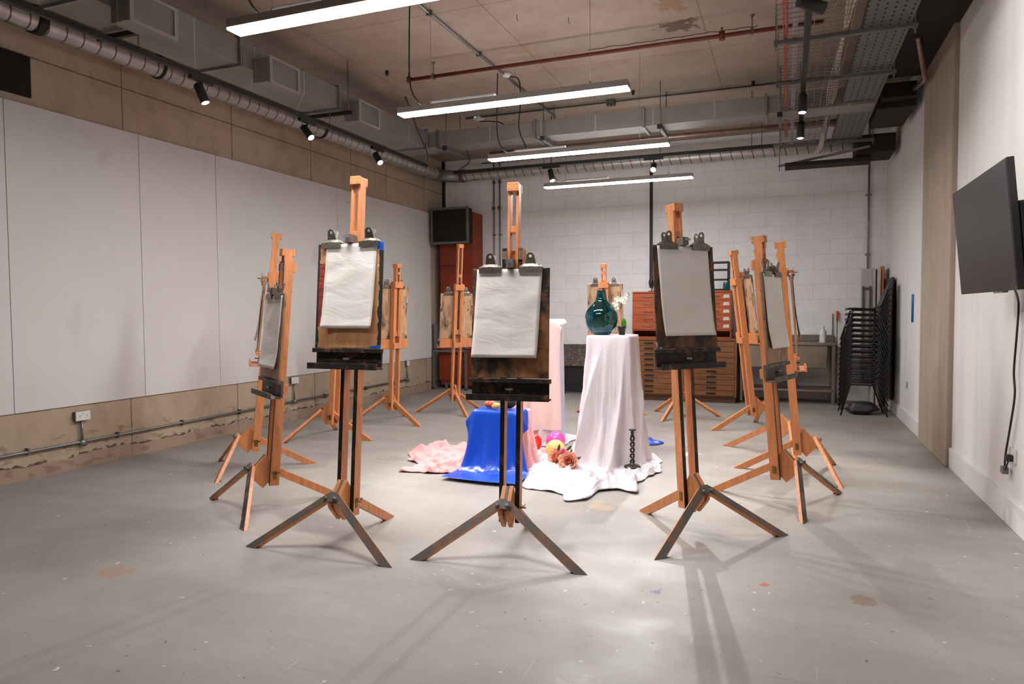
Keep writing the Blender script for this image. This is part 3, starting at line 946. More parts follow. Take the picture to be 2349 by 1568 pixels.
tag(MB().bb(1.20, 1.455, 3.75, 4.50, 1.58, 2.12).build('media_cabinet', BLACK, bevel=0.01), 'black box on the wall behind the near end of the television', 'wall box')
tag(cable([(1.25, 5.05, 1.66)] + [(1.43, 5.59, 1.544), (1.43, 5.601, 1.341), (1.43, 5.647, 1.076), (1.43, 5.614, 0.917), (1.43, 5.694, 0.699), (1.43, 5.789, 0.486), (1.43, 5.803, 0.397)], 0.007).build('power_cable', BLACKP), 'black cable hanging down the wall from the television to the plug', 'cable')
tag(MB().bb(1.40, 1.44, 5.74, 5.80, 0.35, 0.40).build('cable_tag', plain('clear_bag', (120, 112, 118), 0.3), bevel=0.006), 'small crumpled tag hanging where the television cable is tied', 'tag')

# ================================================================= EASELS
TILT_PIVOT = Vector((0, 0.06, 0.22))
CLIP = None


CS = 1.42


def clip_mesh(s=1.0):
    """bulldog clip: flared jaws, arched finger plates with a hole"""
    j = MB()
    W_ = 0.052
    n = 9
    prof = [(-0.018, 0.0), (-0.012, 0.012), (0.0, 0.02), (0.012, 0.012), (0.018, 0.0)]
    for sgn in (-1, 1):
        vs, fs = [], []
        for i in range(n):
            u = -1 + 2 * i / (n - 1)
            x = u * W_
            drop = 0.006 * u * u
            vs += [(x, sgn * 0.004, 0.030 - 0.018 * u * u), (x, sgn * 0.016, 0.012 - 0.004 * abs(u)), (x, sgn * 0.013, -0.016), (x, sgn * 0.010, -0.016), (x, sgn * 0.012, 0.010 - 0.004 * abs(u)), (x, sgn * 0.001, 0.026 - 0.018 * u * u)]
        for i in range(n - 1):
            for k in range(6):
                a, b = i * 6 + k, i * 6 + (k + 1) % 6
                fs.append((a, b, b + 6, a + 6))
        fs += [tuple(range(6)), tuple(range((n - 1) * 6, n * 6))[::-1]]
        j.add(vs, fs)
    j.v = [tuple(c_ * CS for c_ in v) for v in j.v]
    return j


def handle_mesh(sgn):
    h = MB()
    pts = []
    for k in range(13):
        a = PI * k / 12
        pts.append((0.019 * math.cos(a), 0.052 + 0.019 * math.sin(a)))
    pts = [(0.024, 0.018)] + pts + [(-0.024, 0.018)]
    hole = [(0.0075 * math.cos(2 * PI * k / 15 - PI / 15 + 0.0), 0.055 + 0.0075 * math.sin(2 * PI * k / 15 - PI / 15)) for k in range(15)]
    n = len(pts)

    def place(p, off):
        return (p[0], sgn * (0.006 + 0.28 * (p[1] - 0.018)) + off, p[1])
    vs = [place(p, 0) for p in pts] + [place(p, 0) for p in hole] + [place(p, 0.0022) for p in pts] + [place(p, 0.0022) for p in hole]
    fs = []
    for i in range(n):
        j_ = (i + 1) % n
        fs.append((i, j_, n + j_, n + i))
        fs.append((2 * n + i, 3 * n + i, 3 * n + j_, 2 * n + j_))
        fs.append((i, 2 * n + i, 2 * n + j_, j_))
        fs.append((n + i, n + j_, 3 * n + j_, 3 * n + i))
    h.add(vs, fs)
    h.v = [tuple(c_ * CS for c_ in v) for v in h.v]
    return h


_jaw, _h1, _h2 = None, None, None
clip_protos = {}


def make_clip(matrix, label, mat, mn):
    t = thing('bulldog_clip', label, 'clip', group='bulldog clips holding the paper')
    t.matrix_world = matrix
    if mn not in clip_protos:
        a = clip_mesh().build('jaw', mat, t)
        b = handle_mesh(-1).build('grip', mat, t)
        c_ = handle_mesh(1).build('grip', mat, t)
        clip_protos[mn] = (a, b, c_)
    else:
        for p in clip_protos[mn]:
            q = p.copy()
            COL.objects.link(q)
            q.parent = t
    return t


CLIPG = plain('tarnished_clip_steel', (132, 122, 110), 0.42, 0.5, 0.5, 0.6, 40)
CLIPS = [('a', CLIPM), ('b', CLIPG)]

PAPER = Mat('cartridge_paper', 0.8, 0, 0.2)
pn = PAPER.noise(5, 3, 0.5, PAPER.vec((0.7, 1, 1.6)), 0.5)
PAPER.color(PAPER.mix(PAPER.mask(pn, 0.3, 0.7), s2l((238, 229, 221))[:3], s2l((231, 221, 212))[:3]))
PAPER.bump(pn, 0.4, 0.02)
PAPER = PAPER.m


def wing_nut(parent, c, axis='x'):
    b = MB()
    x, y, z = c
    if axis == 'x':
        b.tube([(x - 0.01, y, z), (x + 0.035, y, z)], 0.005, 8)
        b.prism([(y - 0.004, z), (y + 0.03, z + 0.022), (y + 0.034, z + 0.008), (y + 0.004, z - 0.004)], x + 0.018, x + 0.023)
        b.prism([(y + 0.004, z), (y - 0.03, z + 0.022), (y - 0.034, z + 0.008), (y - 0.004, z - 0.004)], x + 0.018, x + 0.023)
    else:
        b.tube([(x, y + 0.01, z), (x, y - 0.03, z)], 0.005, 8)
        b.box((x + 0.012, y - 0.02, z + 0.006), (0.022, 0.004, 0.012))
        b.box((x - 0.012, y - 0.02, z + 0.006), (0.022, 0.004, 0.012))
    return b.build('wing_nut', BRASS if axis == 'x' else STEEL, parent)


def cut_floor(o):
    bm = bmesh.new()
    bm.from_mesh(o.data)
    g = bm.verts[:] + bm.edges[:] + bm.faces[:]
    r_ = bmesh.ops.bisect_plane(bm, geom=g, plane_co=(0, 0, 0.001), plane_no=(0, 0, -1), clear_outer=True)
    ed = [e_ for e_ in r_['geom_cut'] if isinstance(e_, bmesh.types.BMEdge)]
    bmesh.ops.edgeloop_fill(bm, edges=ed)
    bm.to_mesh(o.data)
    bm.free()


def easel(cx, cy, inward, tilt=5.0, tray_z=1.02, top_z=2.25, label='', wood=ORANGE, front=None, board=None, short='', boardh=0.65, boardw=0.50,
          paper=True, paper_dx=0.0, paper_h=0.555, paper_w=0.42, slant=0.0, clip_xs=(-0.11, 0.12), gap=0.0, legtop=None, back_paper=False, seed=0, rear=0.0):
    """local +y points from the artist towards the still life (the easel's rear leg)"""
    rz = R(inward) - PI / 2
    t = thing('studio_easel', label, 'easel', (cx, cy, 0), rz, 'studio easels standing in a ring')
    front = front or wood
    legtop = legtop or front
    # legs -------------------------------------------------
    apex = Vector((0, -0.10, 0.315))
    for s in (-1, 1):
        foot = Vector((0.475 * s, -0.274, 0.0))
        a = apex + Vector((0.028 * s, 0.0, -0.01))
        d = (foot - a).normalized()
        b = MB()
        upv = Vector((0, -0.75, 0.66))
        b.use(wood)
        side = d.cross(upv).normalized()
        u_ = side.cross(d)
        p0, p1 = a - d * 0.01, foot + d * 0.08
        vs = []
        for p in (p0, p1):
            for q, w in ((-1, -1), (1, -1), (1, 1), (-1, 1)):
                vs.append(p + side * (0.025 * q) + u_ * (0.0145 * w) + Vector((0, 0, 0.012)))
        b.add(vs, [(3, 2, 1, 0), (4, 5, 6, 7), (0, 1, 5, 4), (1, 2, 6, 5), (3, 0, 4, 7)])
        b.use(legtop)
        b.add(vs, [(2, 3, 7, 6)])
        o_ = b.build('leg', None, t)
        cut_floor(o_)
        MB().bb(-0.018, 0.018, -0.022, 0.022, 0, 0.006).build('rubber_foot', BLACKP, o_, loc=foot + Vector((-0.012 * s, 0.007, 0)))
    # rear leg
    a, foot = Vector((0, 0.02, 0.30)), Vector((0, 0.548, 0))
    d = (foot - a).normalized()
    o_ = MB().bar(a - d * 0.02 + Vector((0, 0, 0.01)), foot + d * 0.06 + Vector((0, 0, 0.012)), 0.032, 0.056).build('leg', wood, t)
    cut_floor(o_)
    # hub block and hinge plate -------------------------------------------------
    hb = MB().use(wood)
    pts = [(0.01, 0.41), (-0.115, 0.285), (-0.105, 0.25), (-0.02, 0.155), (0.10, 0.27)]
    hb.prism(pts, -0.036, -0.009).prism(pts, 0.009, 0.036)
    hb.use(legtop).prism([(0.005, 0.408), (-0.108, 0.295), (-0.10, 0.285), (0.012, 0.398)], -0.009, 0.009)
    hb.build('hub_block', None, t, bevel=0.002)
    n_ = Vector((0, -0.75, 0.66)).normalized()
    Mh = Matrix.Translation(apex + n_ * 0.022) @ n_.to_track_quat('Z', 'Y').to_matrix().to_4x4()
    hp = MB().add([Mh @ Vector(v) for v in [(-0.045, -0.035, 0), (0.045, -0.035, 0), (0.05, -0.01, 0), (0.02, 0.03, 0), (-0.02, 0.03, 0), (-0.05, -0.01, 0),
                                            (-0.045, -0.035, 0.004), (0.045, -0.035, 0.004), (0.05, -0.01, 0.004), (0.02, 0.03, 0.004), (-0.02, 0.03, 0.004), (-0.05, -0.01, 0.004)]],
                  [(5, 4, 3, 2, 1, 0), (6, 7, 8, 9, 10, 11)] + [(i, (i + 1) % 6, 6 + (i + 1) % 6, 6 + i) for i in range(6)])
    hp_o = hp.build('hinge_plate', legtop, t)
    for s in (-1, 1):
        MB().lathe([(0.012, -0.004), (0.013, 0.006), (0.008, 0.014), (0, 0.015)], M=Mh @ Matrix.Translation((0.032 * s, -0.018, 0.003)), n=10).build('bolt', STEELD, hp_o)
    # tilted upper frame -------------------------------------------------
    T = Matrix.Translation(TILT_PIVOT) @ Matrix.Rotation(-R(tilt), 4, 'X')

    def part(name, b, m, bevel=0.002):
        b.v = [tuple(T @ Vector(v)) for v in b.v]
        return b.build(name, m, t, bevel=bevel)
    ph = 1.90 - 0.22
    for s in (-1, 1):
        b = MB().use(wood).bb(0.052 * s - 0.014, 0.052 * s + 0.014, -0.035, 0.035, -0.05, ph)
        b.use(front)
        b.add([(0.052 * s - 0.0142, -0.0352, -0.05), (0.052 * s + 0.0142, -0.0352, -0.05), (0.052 * s + 0.0142, -0.0352, ph), (0.052 * s - 0.0142, -0.0352, ph)], [(0, 1, 2, 3)])
        part('post', b, None, 0)
        b = MB().bb(0.052 * s + (0.0142 if s > 0 else -0.0172), 0.052 * s + (0.0172 if s > 0 else -0.0142), -0.015, 0.015, 0.0, 0.06)
        part('side_plate', b, BRASS, 0)
    mt_ = top_z - 0.22
    b = MB()
    for s in (-1, 1):
        b.bb(0.0275 * s - 0.009, 0.0275 * s + 0.009, -0.032, 0.032, 0.95, mt_)
    b.bb(-0.02, 0.02, -0.006, 0.006, 0.95, 1.02)
    part('mast', b, wood)
    b = MB().bb(-0.038, 0.038, -0.050, -0.032, mt_ - 0.052, mt_ + 0.003).bb(-0.038, 0.038, 0.032, 0.050, mt_ - 0.052, mt_ + 0.003).bb(-0.0185, 0.0185, -0.032, 0.032, mt_ - 0.05, mt_)
    capo = part('mast_cap', b, wood)
    for s in (-1, 1):
        g = MB()
        for xx in (-0.026, 0.026):
            for zz in (mt_ - 0.040, mt_ - 0.010):
                g.v += []
                yy = 0.0505 * s
                g.add([(xx + 0.0035 * math.cos(k), yy, zz + 0.0035 * math.sin(k)) for k in [i * PI / 4 for i in range(8)]], [tuple(range(8))])
        g.v = [tuple(T @ Vector(v)) for v in g.v]
        g.build('screw', DOT, capo)
    # block across the top of the posts, on the rear and a small pair in front
    b = MB().bb(-0.068, 0.068, 0.035, 0.056, ph - 0.085, ph - 0.005)
    part('post_block', b, wood)
    for s in (-1, 1):
        part('post_plate', MB().bb(0.052 * s - 0.0155, 0.052 * s + 0.0155, -0.040, -0.0354, ph - 0.075, ph - 0.02), legtop, 0.001)
    # locking blocks between mast rails
    part('locking_block', MB().bb(-0.0185, 0.0185, -0.03, 0.045, min(mt_ - 0.14, ph + 0.10), min(mt_ - 0.14, ph + 0.10) + 0.04), wood)
    # tray -------------------------------------------------
    tz = tray_z - 0.22
    rail = -0.037
    W2 = 0.265
    b = MB()
    b.bb(-W2 + 0.015, W2 - 0.015, -0.055, rail, tz, tz + 0.125)
    tr = part('tray', b, front if front is not wood else wood)
    trm = TRAYM if paper else wood
    for (nm, b) in (('tray_lip', MB().bb(-W2, W2, -0.125, -0.055, tz - 0.006, tz + 0.008).bb(-W2, W2, -0.135, -0.122, tz - 0.01, tz + 0.03)),
                    ('board_rest', MB().bb(-W2, W2, -0.085, -0.055, tz + 0.10, tz + 0.128))):
        b.v = [tuple(T @ Vector(v)) for v in b.v]
        b.build(nm, front, tr, bevel=0.002)
    trb = MB().bb(-0.064, 0.064, 0.035, 0.055, tz + 0.01, tz + 0.085)
    part('tray_clamp', trb, wood)
    w = wing_nut(t, (0, 0, 0), 'y')
    w.data.transform(T @ Matrix.Translation((0, -0.06, tz + 0.055)))
    w = wing_nut(t, (0.066, 0, 0), 'x')
    w.data.transform(T @ Matrix.Translation((0, 0, 0.04)))
    # upper board clamp -------------------------------------------------
    bz0 = tz + 0.130
    bz1 = bz0 + boardh
    part('board_clamp', MB().bb(-0.024, 0.024, -0.105, -0.036, bz1 - 0.012 + 0.013, bz1 + 0.055), legtop)
    w = wing_nut(t, (0, 0, 0), 'y')
    w.data.transform(T @ Matrix.Translation((0, -0.105, bz1 + 0.03)))
    # drawing board (a thing of its own) -------------------------------------------------
    root = Matrix.Translation((cx, cy, 0)) @ Matrix.Rotation(rz, 4, 'Z')
    by = -0.058
    bo = MB().bb(-boardw / 2, boardw / 2, -0.009, 0.009, 0, boardh).build('drawing_board', board, None, bevel=0.004)
    bo.matrix_world = root @ T @ Matrix.Translation((0, by - 0.010, bz0))
    tag(bo, short[0], 'drawing board', 'drawing boards resting on the easels')
    Mb = bo.matrix_world.copy()
    # paper -------------------------------------------------
    if paper:
        rnd = random.Random(seed)
        for layer in range(2):
            b = MB()
            b.smooth = True
            nx, nz = 18, 26
            vs = []
            for j in range(nz + 1):
                v = j / nz
                for i in range(nx + 1):
                    u = i / nx
                    x = (u - 0.5) * paper_w
                    z = boardh - 0.005 - (1 - v) * paper_h
                    nzv = mnoise.noise(Vector((x * 7 + seed, z * 9, layer * 3.0)))
                    low_ = (1 - v)
                    y = -0.0105 - 0.0012 * (2 - layer) - 0.004 * (1 + nzv) * min(1, low_ * 3) - 0.014 * low_ ** 6 - 0.012 * low_ ** 3 * (abs(u - 0.5) * 2) ** 4
                    if layer == 1:
                        y += 0.0015
                    vs.append((x + 0.003 * layer + paper_dx + slant * low_, y, z - 0.002 * layer))
            fs = [(j * (nx + 1) + i, j * (nx + 1) + i + 1, (j + 1) * (nx + 1) + i + 1, (j + 1) * (nx + 1) + i) for j in range(nz) for i in range(nx)]
            b.add(vs, fs)
            p = b.build('paper_sheet', PAPER)
            p.matrix_world = Mb
            sm_ = p.modifiers.new('thickness', 'SOLIDIFY')
            sm_.thickness = 0.0004
            tag(p, short[1] if layer == 0 else short[2], 'paper', 'sheets of paper clipped to the boards')
    for k, x in enumerate(clip_xs):
        nm, cm = CLIPS[(seed + k) % 2]
        make_clip(Mb @ Matrix.Translation((x, -0.004, boardh - 0.010 + 0.003)), short[3 + k], cm, nm)
    return t


def names3(where):
    return ('paint-stained drawing board on the %s' % where, 'top sheet of blank paper on the %s' % where, 'lower blank sheet on the %s' % where,
            'left bulldog clip of the %s' % where, 'right bulldog clip of the %s' % where)


BW = (206, 160, 112)
B1 = painted_wood('board_wood_dark', (150, 98, 60), (34, 28, 24), 0.62, 0.45, ((120, 118, 90), (70, 60, 90)), seed=11, grime_scale=4)
B2 = painted_wood('board_wood_red', (186, 130, 84), (40, 34, 34), 0.45, 0.9, ((160, 52, 34), (44, 74, 100), (215, 208, 196)), seed=14, grime_scale=4)
B3 = painted_wood('board_wood_brown', (118, 78, 48), (36, 28, 22), 0.66, 0.5, ((112, 120, 110), (150, 145, 135)), seed=17, grime_scale=4.5)
B4 = painted_wood('board_wood_pale', (196, 156, 120), (60, 50, 46), 0.52, 0.75, ((40, 66, 110), (190, 70, 44), (216, 210, 200), (60, 90, 60)), seed=21, grime_scale=8, stretch=0.28)
B5 = painted_wood('board_wood_slim', (168, 126, 92), (56, 44, 36), 0.45, 0.6, ((150, 145, 138), (40, 66, 140)), seed=25, grime_scale=5)

M = Mat('board_wood_red_side', 0.55)
_sx = M.n('ShaderNodeSeparateXYZ')
M.lk(M.tc(), _sx.inputs[0])
c = M.mix(M.mask(M.noise(14, 5, 0.6, M.vec((2, 2, 0.35))), 0.35, 0.68), s2l((176, 122, 78))[:3], s2l((204, 150, 102))[:3])
_e = M.math('ADD', _sx.outputs[0], M.math('MULTIPLY', M.math('SUBTRACT', M.noise(9, 5, 0.6, M.vec((1, 1, 5))), 0.5), 0.16))
_m = M.math('MULTIPLY', M.math('LESS_THAN', _e, -0.14), M.math('MULTIPLY', M.math('LESS_THAN', _sx.outputs[2], 0.56), M.math('GREATER_THAN', _sx.outputs[2], 0.14)))
c = M.mix(_m, c, M.mix(M.mask(M.noise(6, 4, 0.6, M.vec((1, 1, 9))), 0.4, 0.6), s2l((176, 62, 40))[:3], s2l((120, 40, 30))[:3]))
c = M.mix(M.math('GREATER_THAN', M.math('ADD', M.math('ABSOLUTE', _sx.outputs[0]), M.math('MULTIPLY', M.noise(12, 5, 0.6), 0.05)), 0.255), c, s2l((34, 30, 30))[:3])
c = M.mix(M.mask(M.noise(11, 5, 0.6, M.vec((1.6, 1, 0.5), (2, 2, 2))), 0.645, 0.665), c, s2l((36, 44, 50))[:3])
c = M.mix(M.mask(M.noise(16, 4, 0.6, M.vec((1.5, 1, 0.4), (7, 2, 2))), 0.69, 0.70), c, s2l((214, 206, 196))[:3])
_b = M.math('MULTIPLY', M.math('GREATER_THAN', _sx.outputs[0], 0.175), M.math('GREATER_THAN', M.math('ADD', M.math('MULTIPLY', M.math('ABSOLUTE', M.math('SUBTRACT', _sx.outputs[2], 0.33)), 1.0), M.math('MULTIPLY', _sx.outputs[0], 0.15)), 0.343))
c = M.mix(_b, c, s2l((22, 90, 190))[:3])
M.color(c)
B2 = M.m
easel(-1.61, 4.05, 97, 4.5, 0.945, 2.315, 'easel nearest the camera in the centre, dark paint-caked legs', ORANGE2, TRAYM, B1, names3('centre front easel'), paper_dx=-0.008, slant=-0.026, seed=3, legtop=GRIME, clip_xs=(-0.13, 0.13), boardh=0.69)
easel(-2.68, 3.83, 90, 5.0, 1.13, 2.40, 'tall easel front left, red-streaked board and bright paper', ORANGE, TRAYM, B2, names3('tall front-left easel'), paper_dx=0.012, paper_w=0.385, slant=-0.014, seed=4, legtop=GRIME, clip_xs=(-0.14, 0.15), boardh=0.69)
easel(-0.56, 4.79, 136, 5.0, 1.11, 2.225, 'easel right of the white plinth, very dark brown board', ORANGE, TRAYM, B3, names3('front-right easel'), paper_dx=-0.01, slant=0.012, seed=5, legtop=GRIME, clip_xs=(-0.13, 0.14), boardh=0.69, paper_h=0.6)
easel(-3.74, 4.33, 56, 5.0, 0.86, 1.99, 'easel on the left seen edge-on, nearer of the leftmost pair', ORANGE, GRIMEL, B5, names3('nearer one of the leftmost easel pair'), seed=6, legtop=GRIMEL, boardh=0.64)
easel(-4.81, 5.37, 42, 6.5, 1.0, 2.27, 'leftmost easel seen side-on, behind its neighbour, sheet hanging off', ORANGE, ORANGE, B5, names3('leftmost easel, the further of the pair'), seed=7, legtop=ORANGE2, boardh=0.66)
easel(-5.08, 7.02, -2, 5.0, 1.05, 2.1, 'easel mostly hidden behind the tall front left easel', ORANGE, ORANGE, B4, names3('easel behind the tall front-left one'), seed=8, boardh=0.64, paper=False, legtop=ORANGE2)
easel(-4.99, 8.28, -20, 3.5, 1.0, 2.13, 'easel seen from behind, just right of the tall front left easel', ORANGE, ORANGE, B4, names3('easel right of the tall front-left one'), seed=9, boardh=0.70, paper=False)
easel(-4.60, 9.42, -45, 7.5, 0.97, 2.47, 'tall easel seen from behind in front of the rust red heater', ORANGE, ORANGE, B4, names3('easel before the rust-red heater'), seed=10, boardh=0.66, paper=False, clip_xs=(-0.13, 0.13))
easel(-2.36, 9.75, -88, 5.0, 1.05, 2.14, 'easel seen from behind the teal vase', ORANGE, ORANGE, B4, names3('easel behind the teal vase'), seed=12, boardh=0.68, paper=False, clip_xs=(-0.13, 0.13))
easel(-1.40, 10.08, -105, 5.0, 1.05, 1.98, 'easel standing behind the dark brown board, before the plan chest', ORANGE, ORANGE, B4, names3('easel before the plan chest'), seed=13, boardh=0.62, paper=False)
easel(-0.35, 9.32, -148, 7.5, 1.08, 2.24, 'easel seen from behind, leaning left, with a streaky pale board', ORANGE, ORANGE, B4, names3('left-leaning back easel'), seed=15, boardh=0.70, paper=False, clip_xs=(-0.14, 0.12))
easel(-0.045, 7.89, 165, 5.0, 1.02, 2.2, 'easel half hidden behind the nearer right-hand easel, no paper on it', ORANGE, ORANGE, B5, names3('easel behind the right-hand pair'), seed=16, boardh=0.62, legtop=ORANGE2, paper=False)
easel(0.0, 5.87, 163, 5.0, 0.95, 2.08, 'nearer right-hand easel, grey paint-caked tray and slim paper', ORANGE2, GRIMEL, B5, names3('nearer right-hand easel'), seed=18, legtop=GRIMEL, boardh=0.70, paper_h=0.58)
easel(0.16, 6.95, 180, 5.0, 0.95, 2.12, 'right-hand easel seen side-on, furthest to the right', ORANGE, ORANGE, B5, names3('furthest right easel, seen side-on'), seed=19, boardh=0.72)


# ================================================================= CLOTHS (draped by a small vectorised cloth solver)
def drape(x0, x1, y0, y1, z, h, boxes, steps=260, seed=1, iters=10, fric=0.75, rot=0.0, pivot=None, thick=0.012, amp=0.01, solids=()):
    nx, ny = int((x1 - x0) / h) + 1, int((y1 - y0) / h) + 1
    gx, gy = np.meshgrid(np.linspace(x0, x1, nx), np.linspace(y0, y1, ny), indexing='ij')
    if rot:
        px, py = pivot
        dx, dy = gx - px, gy - py
        gx, gy = px + dx * math.cos(rot) - dy * math.sin(rot), py + dx * math.sin(rot) + dy * math.cos(rot)
    rng = np.random.RandomState(seed)
    P = np.stack([gx, gy, np.full_like(gx, z)], -1)
    ph_ = rng.rand(6) * 6
    P[..., 2] += amp * (np.sin(gx * 9 + ph_[0]) * np.sin(gy * 7 + ph_[1]) + np.sin(gx * 17 + gy * 5 + ph_[2]) * 0.6 + np.sin(gy * 15 - gx * 8 + ph_[3]) * 0.6 + 1.6)
    V = np.zeros_like(P)
    dt = 1 / 60
    hx, hy = (x1 - x0) / (nx - 1), (y1 - y0) / (ny - 1)
    dg = math.hypot(hx, hy)

    def pairs():
        out = []
        for s in (0, 1):
            out.append((np.s_[s:nx - 1:2, :], np.s_[s + 1:nx:2, :], hx, 1.0))
            out.append((np.s_[:, s:ny - 1:2], np.s_[:, s + 1:ny:2], hy, 1.0))
        for s in (0, 1):
            out.append((np.s_[s:nx - 1:2, :-1], np.s_[s + 1:nx:2, 1:], dg, 0.35))
            out.append((np.s_[s:nx - 1:2, 1:], np.s_[s + 1:nx:2, :-1], dg, 0.35))
        return out

    PR = pairs()
    bend = [(np.s_[:-2, :], np.s_[2:, :], 2 * hx, 0.10), (np.s_[:, :-2], np.s_[:, 2:], 2 * hy, 0.10)]

    def collide(P, Q):
        for (a, b, c_, d, zt_) in boxes:
            A, B, C_, D = a - thick, b + thick, c_ - thick, d + thick
            Zt = zt_ + thick
            x, y, zz = P[..., 0], P[..., 1], P[..., 2]
            ins = (x > A) & (x < B) & (y > C_) & (y < D) & (zz < Zt)
            if ins.any():
                # come back out through the face that was crossed
                wasabove = Q[..., 2] >= Zt - 0.02
                up_ = ins & wasabove
                P[up_, 2] = Zt
                P[up_, 0] = Q[up_, 0] + (P[up_, 0] - Q[up_, 0]) * 0.15
                P[up_, 1] = Q[up_, 1] + (P[up_, 1] - Q[up_, 1]) * 0.15
                sd = ins & ~up_
                if sd.any():
                    px_, py_ = x[sd], y[sd]
                    ds = np.stack([px_ - A, B - px_, py_ - C_, D - py_], -1)
                    k = ds.argmin(-1)
                    nxx = np.where(k == 0, A, np.where(k == 1, B, px_))
                    nyy = np.where(k == 2, C_, np.where(k == 3, D, py_))
                    P[sd, 0] = nxx
                    P[sd, 1] = nyy
        fl_ = P[..., 2] < thick
        P[fl_, 2] = thick
        P[fl_, 0] = Q[fl_, 0] + (P[fl_, 0] - Q[fl_, 0]) * (1 - fric)
        P[fl_, 1] = Q[fl_, 1] + (P[fl_, 1] - Q[fl_, 1]) * (1 - fric)

    for st_ in range(steps):
        V[..., 2] -= 9.8 * dt
        V *= 0.985
        sp = np.linalg.norm(V, axis=-1, keepdims=True)
        V *= np.minimum(1, 2.2 / np.maximum(sp, 1e-6))
        Q = P.copy()
        P += V * dt
        for it in range(iters):
            for (a, b, L, k) in PR:
                d = P[b] - P[a]
                l = np.sqrt((d * d).sum(-1, keepdims=True)) + 1e-9
                cor = d * (0.5 * k * (l - L) / l)
                P[a] += cor
                P[b] -= cor
            for (a, b, L, k) in bend:
                d = P[b] - P[a]
                l = np.sqrt((d * d).sum(-1, keepdims=True)) + 1e-9
                e_ = np.minimum(l - L, 0)
                cor = d * (0.5 * k * e_ / l)
                P[a] += cor
                P[b] -= cor
            if it % 3 == 2 or it == iters - 1:
                collide(P, Q)
        V = (P - Q) / dt
    return P


def cloth_object(P, name, mat, label, thickness=0.004):
    nx, ny = P.shape[:2]
    me = bpy.data.meshes.new(name)
    idx = np.arange(nx * ny).reshape(nx, ny)
    f = np.stack([idx[:-1, :-1], idx[1:, :-1], idx[1:, 1:], idx[:-1, 1:]], -1).reshape(-1, 4)
    me.from_pydata(P.reshape(-1, 3).tolist(), [], f.tolist())
    me.polygons.foreach_set('use_smooth', [True] * len(f))
    me.materials.append(mat)
    o = bpy.data.objects.new(name, me)
    COL.objects.link(o)
    sm = o.modifiers.new('smooth', 'SMOOTH')
    sm.factor = 0.5
    sm.iterations = 2
    so = o.modifiers.new('thickness', 'SOLIDIFY')
    so.thickness = thickness
    so.offset = 0
    su = o.modifiers.new('subdivision', 'SUBSURF')
    su.levels = su.render_levels = 1
    tag(o, label, 'cloth')
    return o


def fabric(name, rgb, rough=0.45, sheen=0.2, spec=0.35, sat=None, fine=0.25):
    M = Mat(name, rough, 0, spec)
    n = M.noise(9, 5, 0.6, M.vec((1, 1, 0.35)), 0.8)
    c0 = s2l(rgb)[:3]
    M.color(M.mix(M.mask(n, 0.35, 0.65), tuple(v * 0.94 for v in c0), c0))
    n2 = M.noise(14, 6, 0.6, M.vec((1.2, 1.2, 0.5)), 1.6)
    M.bump(n2, fine, 0.012)
    M.b.inputs['Sheen Weight'].default_value = sheen
    return M.m


PLW = plain('plinth_white', (214, 208, 202), 0.6, 0, 0.3, 0.05)


def plinth(x0, x1, y0, y1, z, lab):
    tag(MB().bb(x0, x1, y0, y1, 0, z).build('plinth', PLW, bevel=0.004), lab, 'plinth')


WHITE_C = fabric('white_satin', (226, 216, 220), 0.36, 0.1, 0.5, fine=0.35)
PINK_C = fabric('pink_cotton', (232, 160, 158), 0.7, 0.3, 0.2)
PEACH_C = fabric('peach_cotton', (238, 214, 206), 0.7, 0.3, 0.2, fine=0.15)
PALE_C = fabric('pale_lilac_cloth', (224, 212, 212), 0.7, 0.3, 0.2, fine=0.1)
BLUE_C = fabric('blue_satin', (12, 76, 200), 0.30, 0.0, 0.6, fine=0.12)

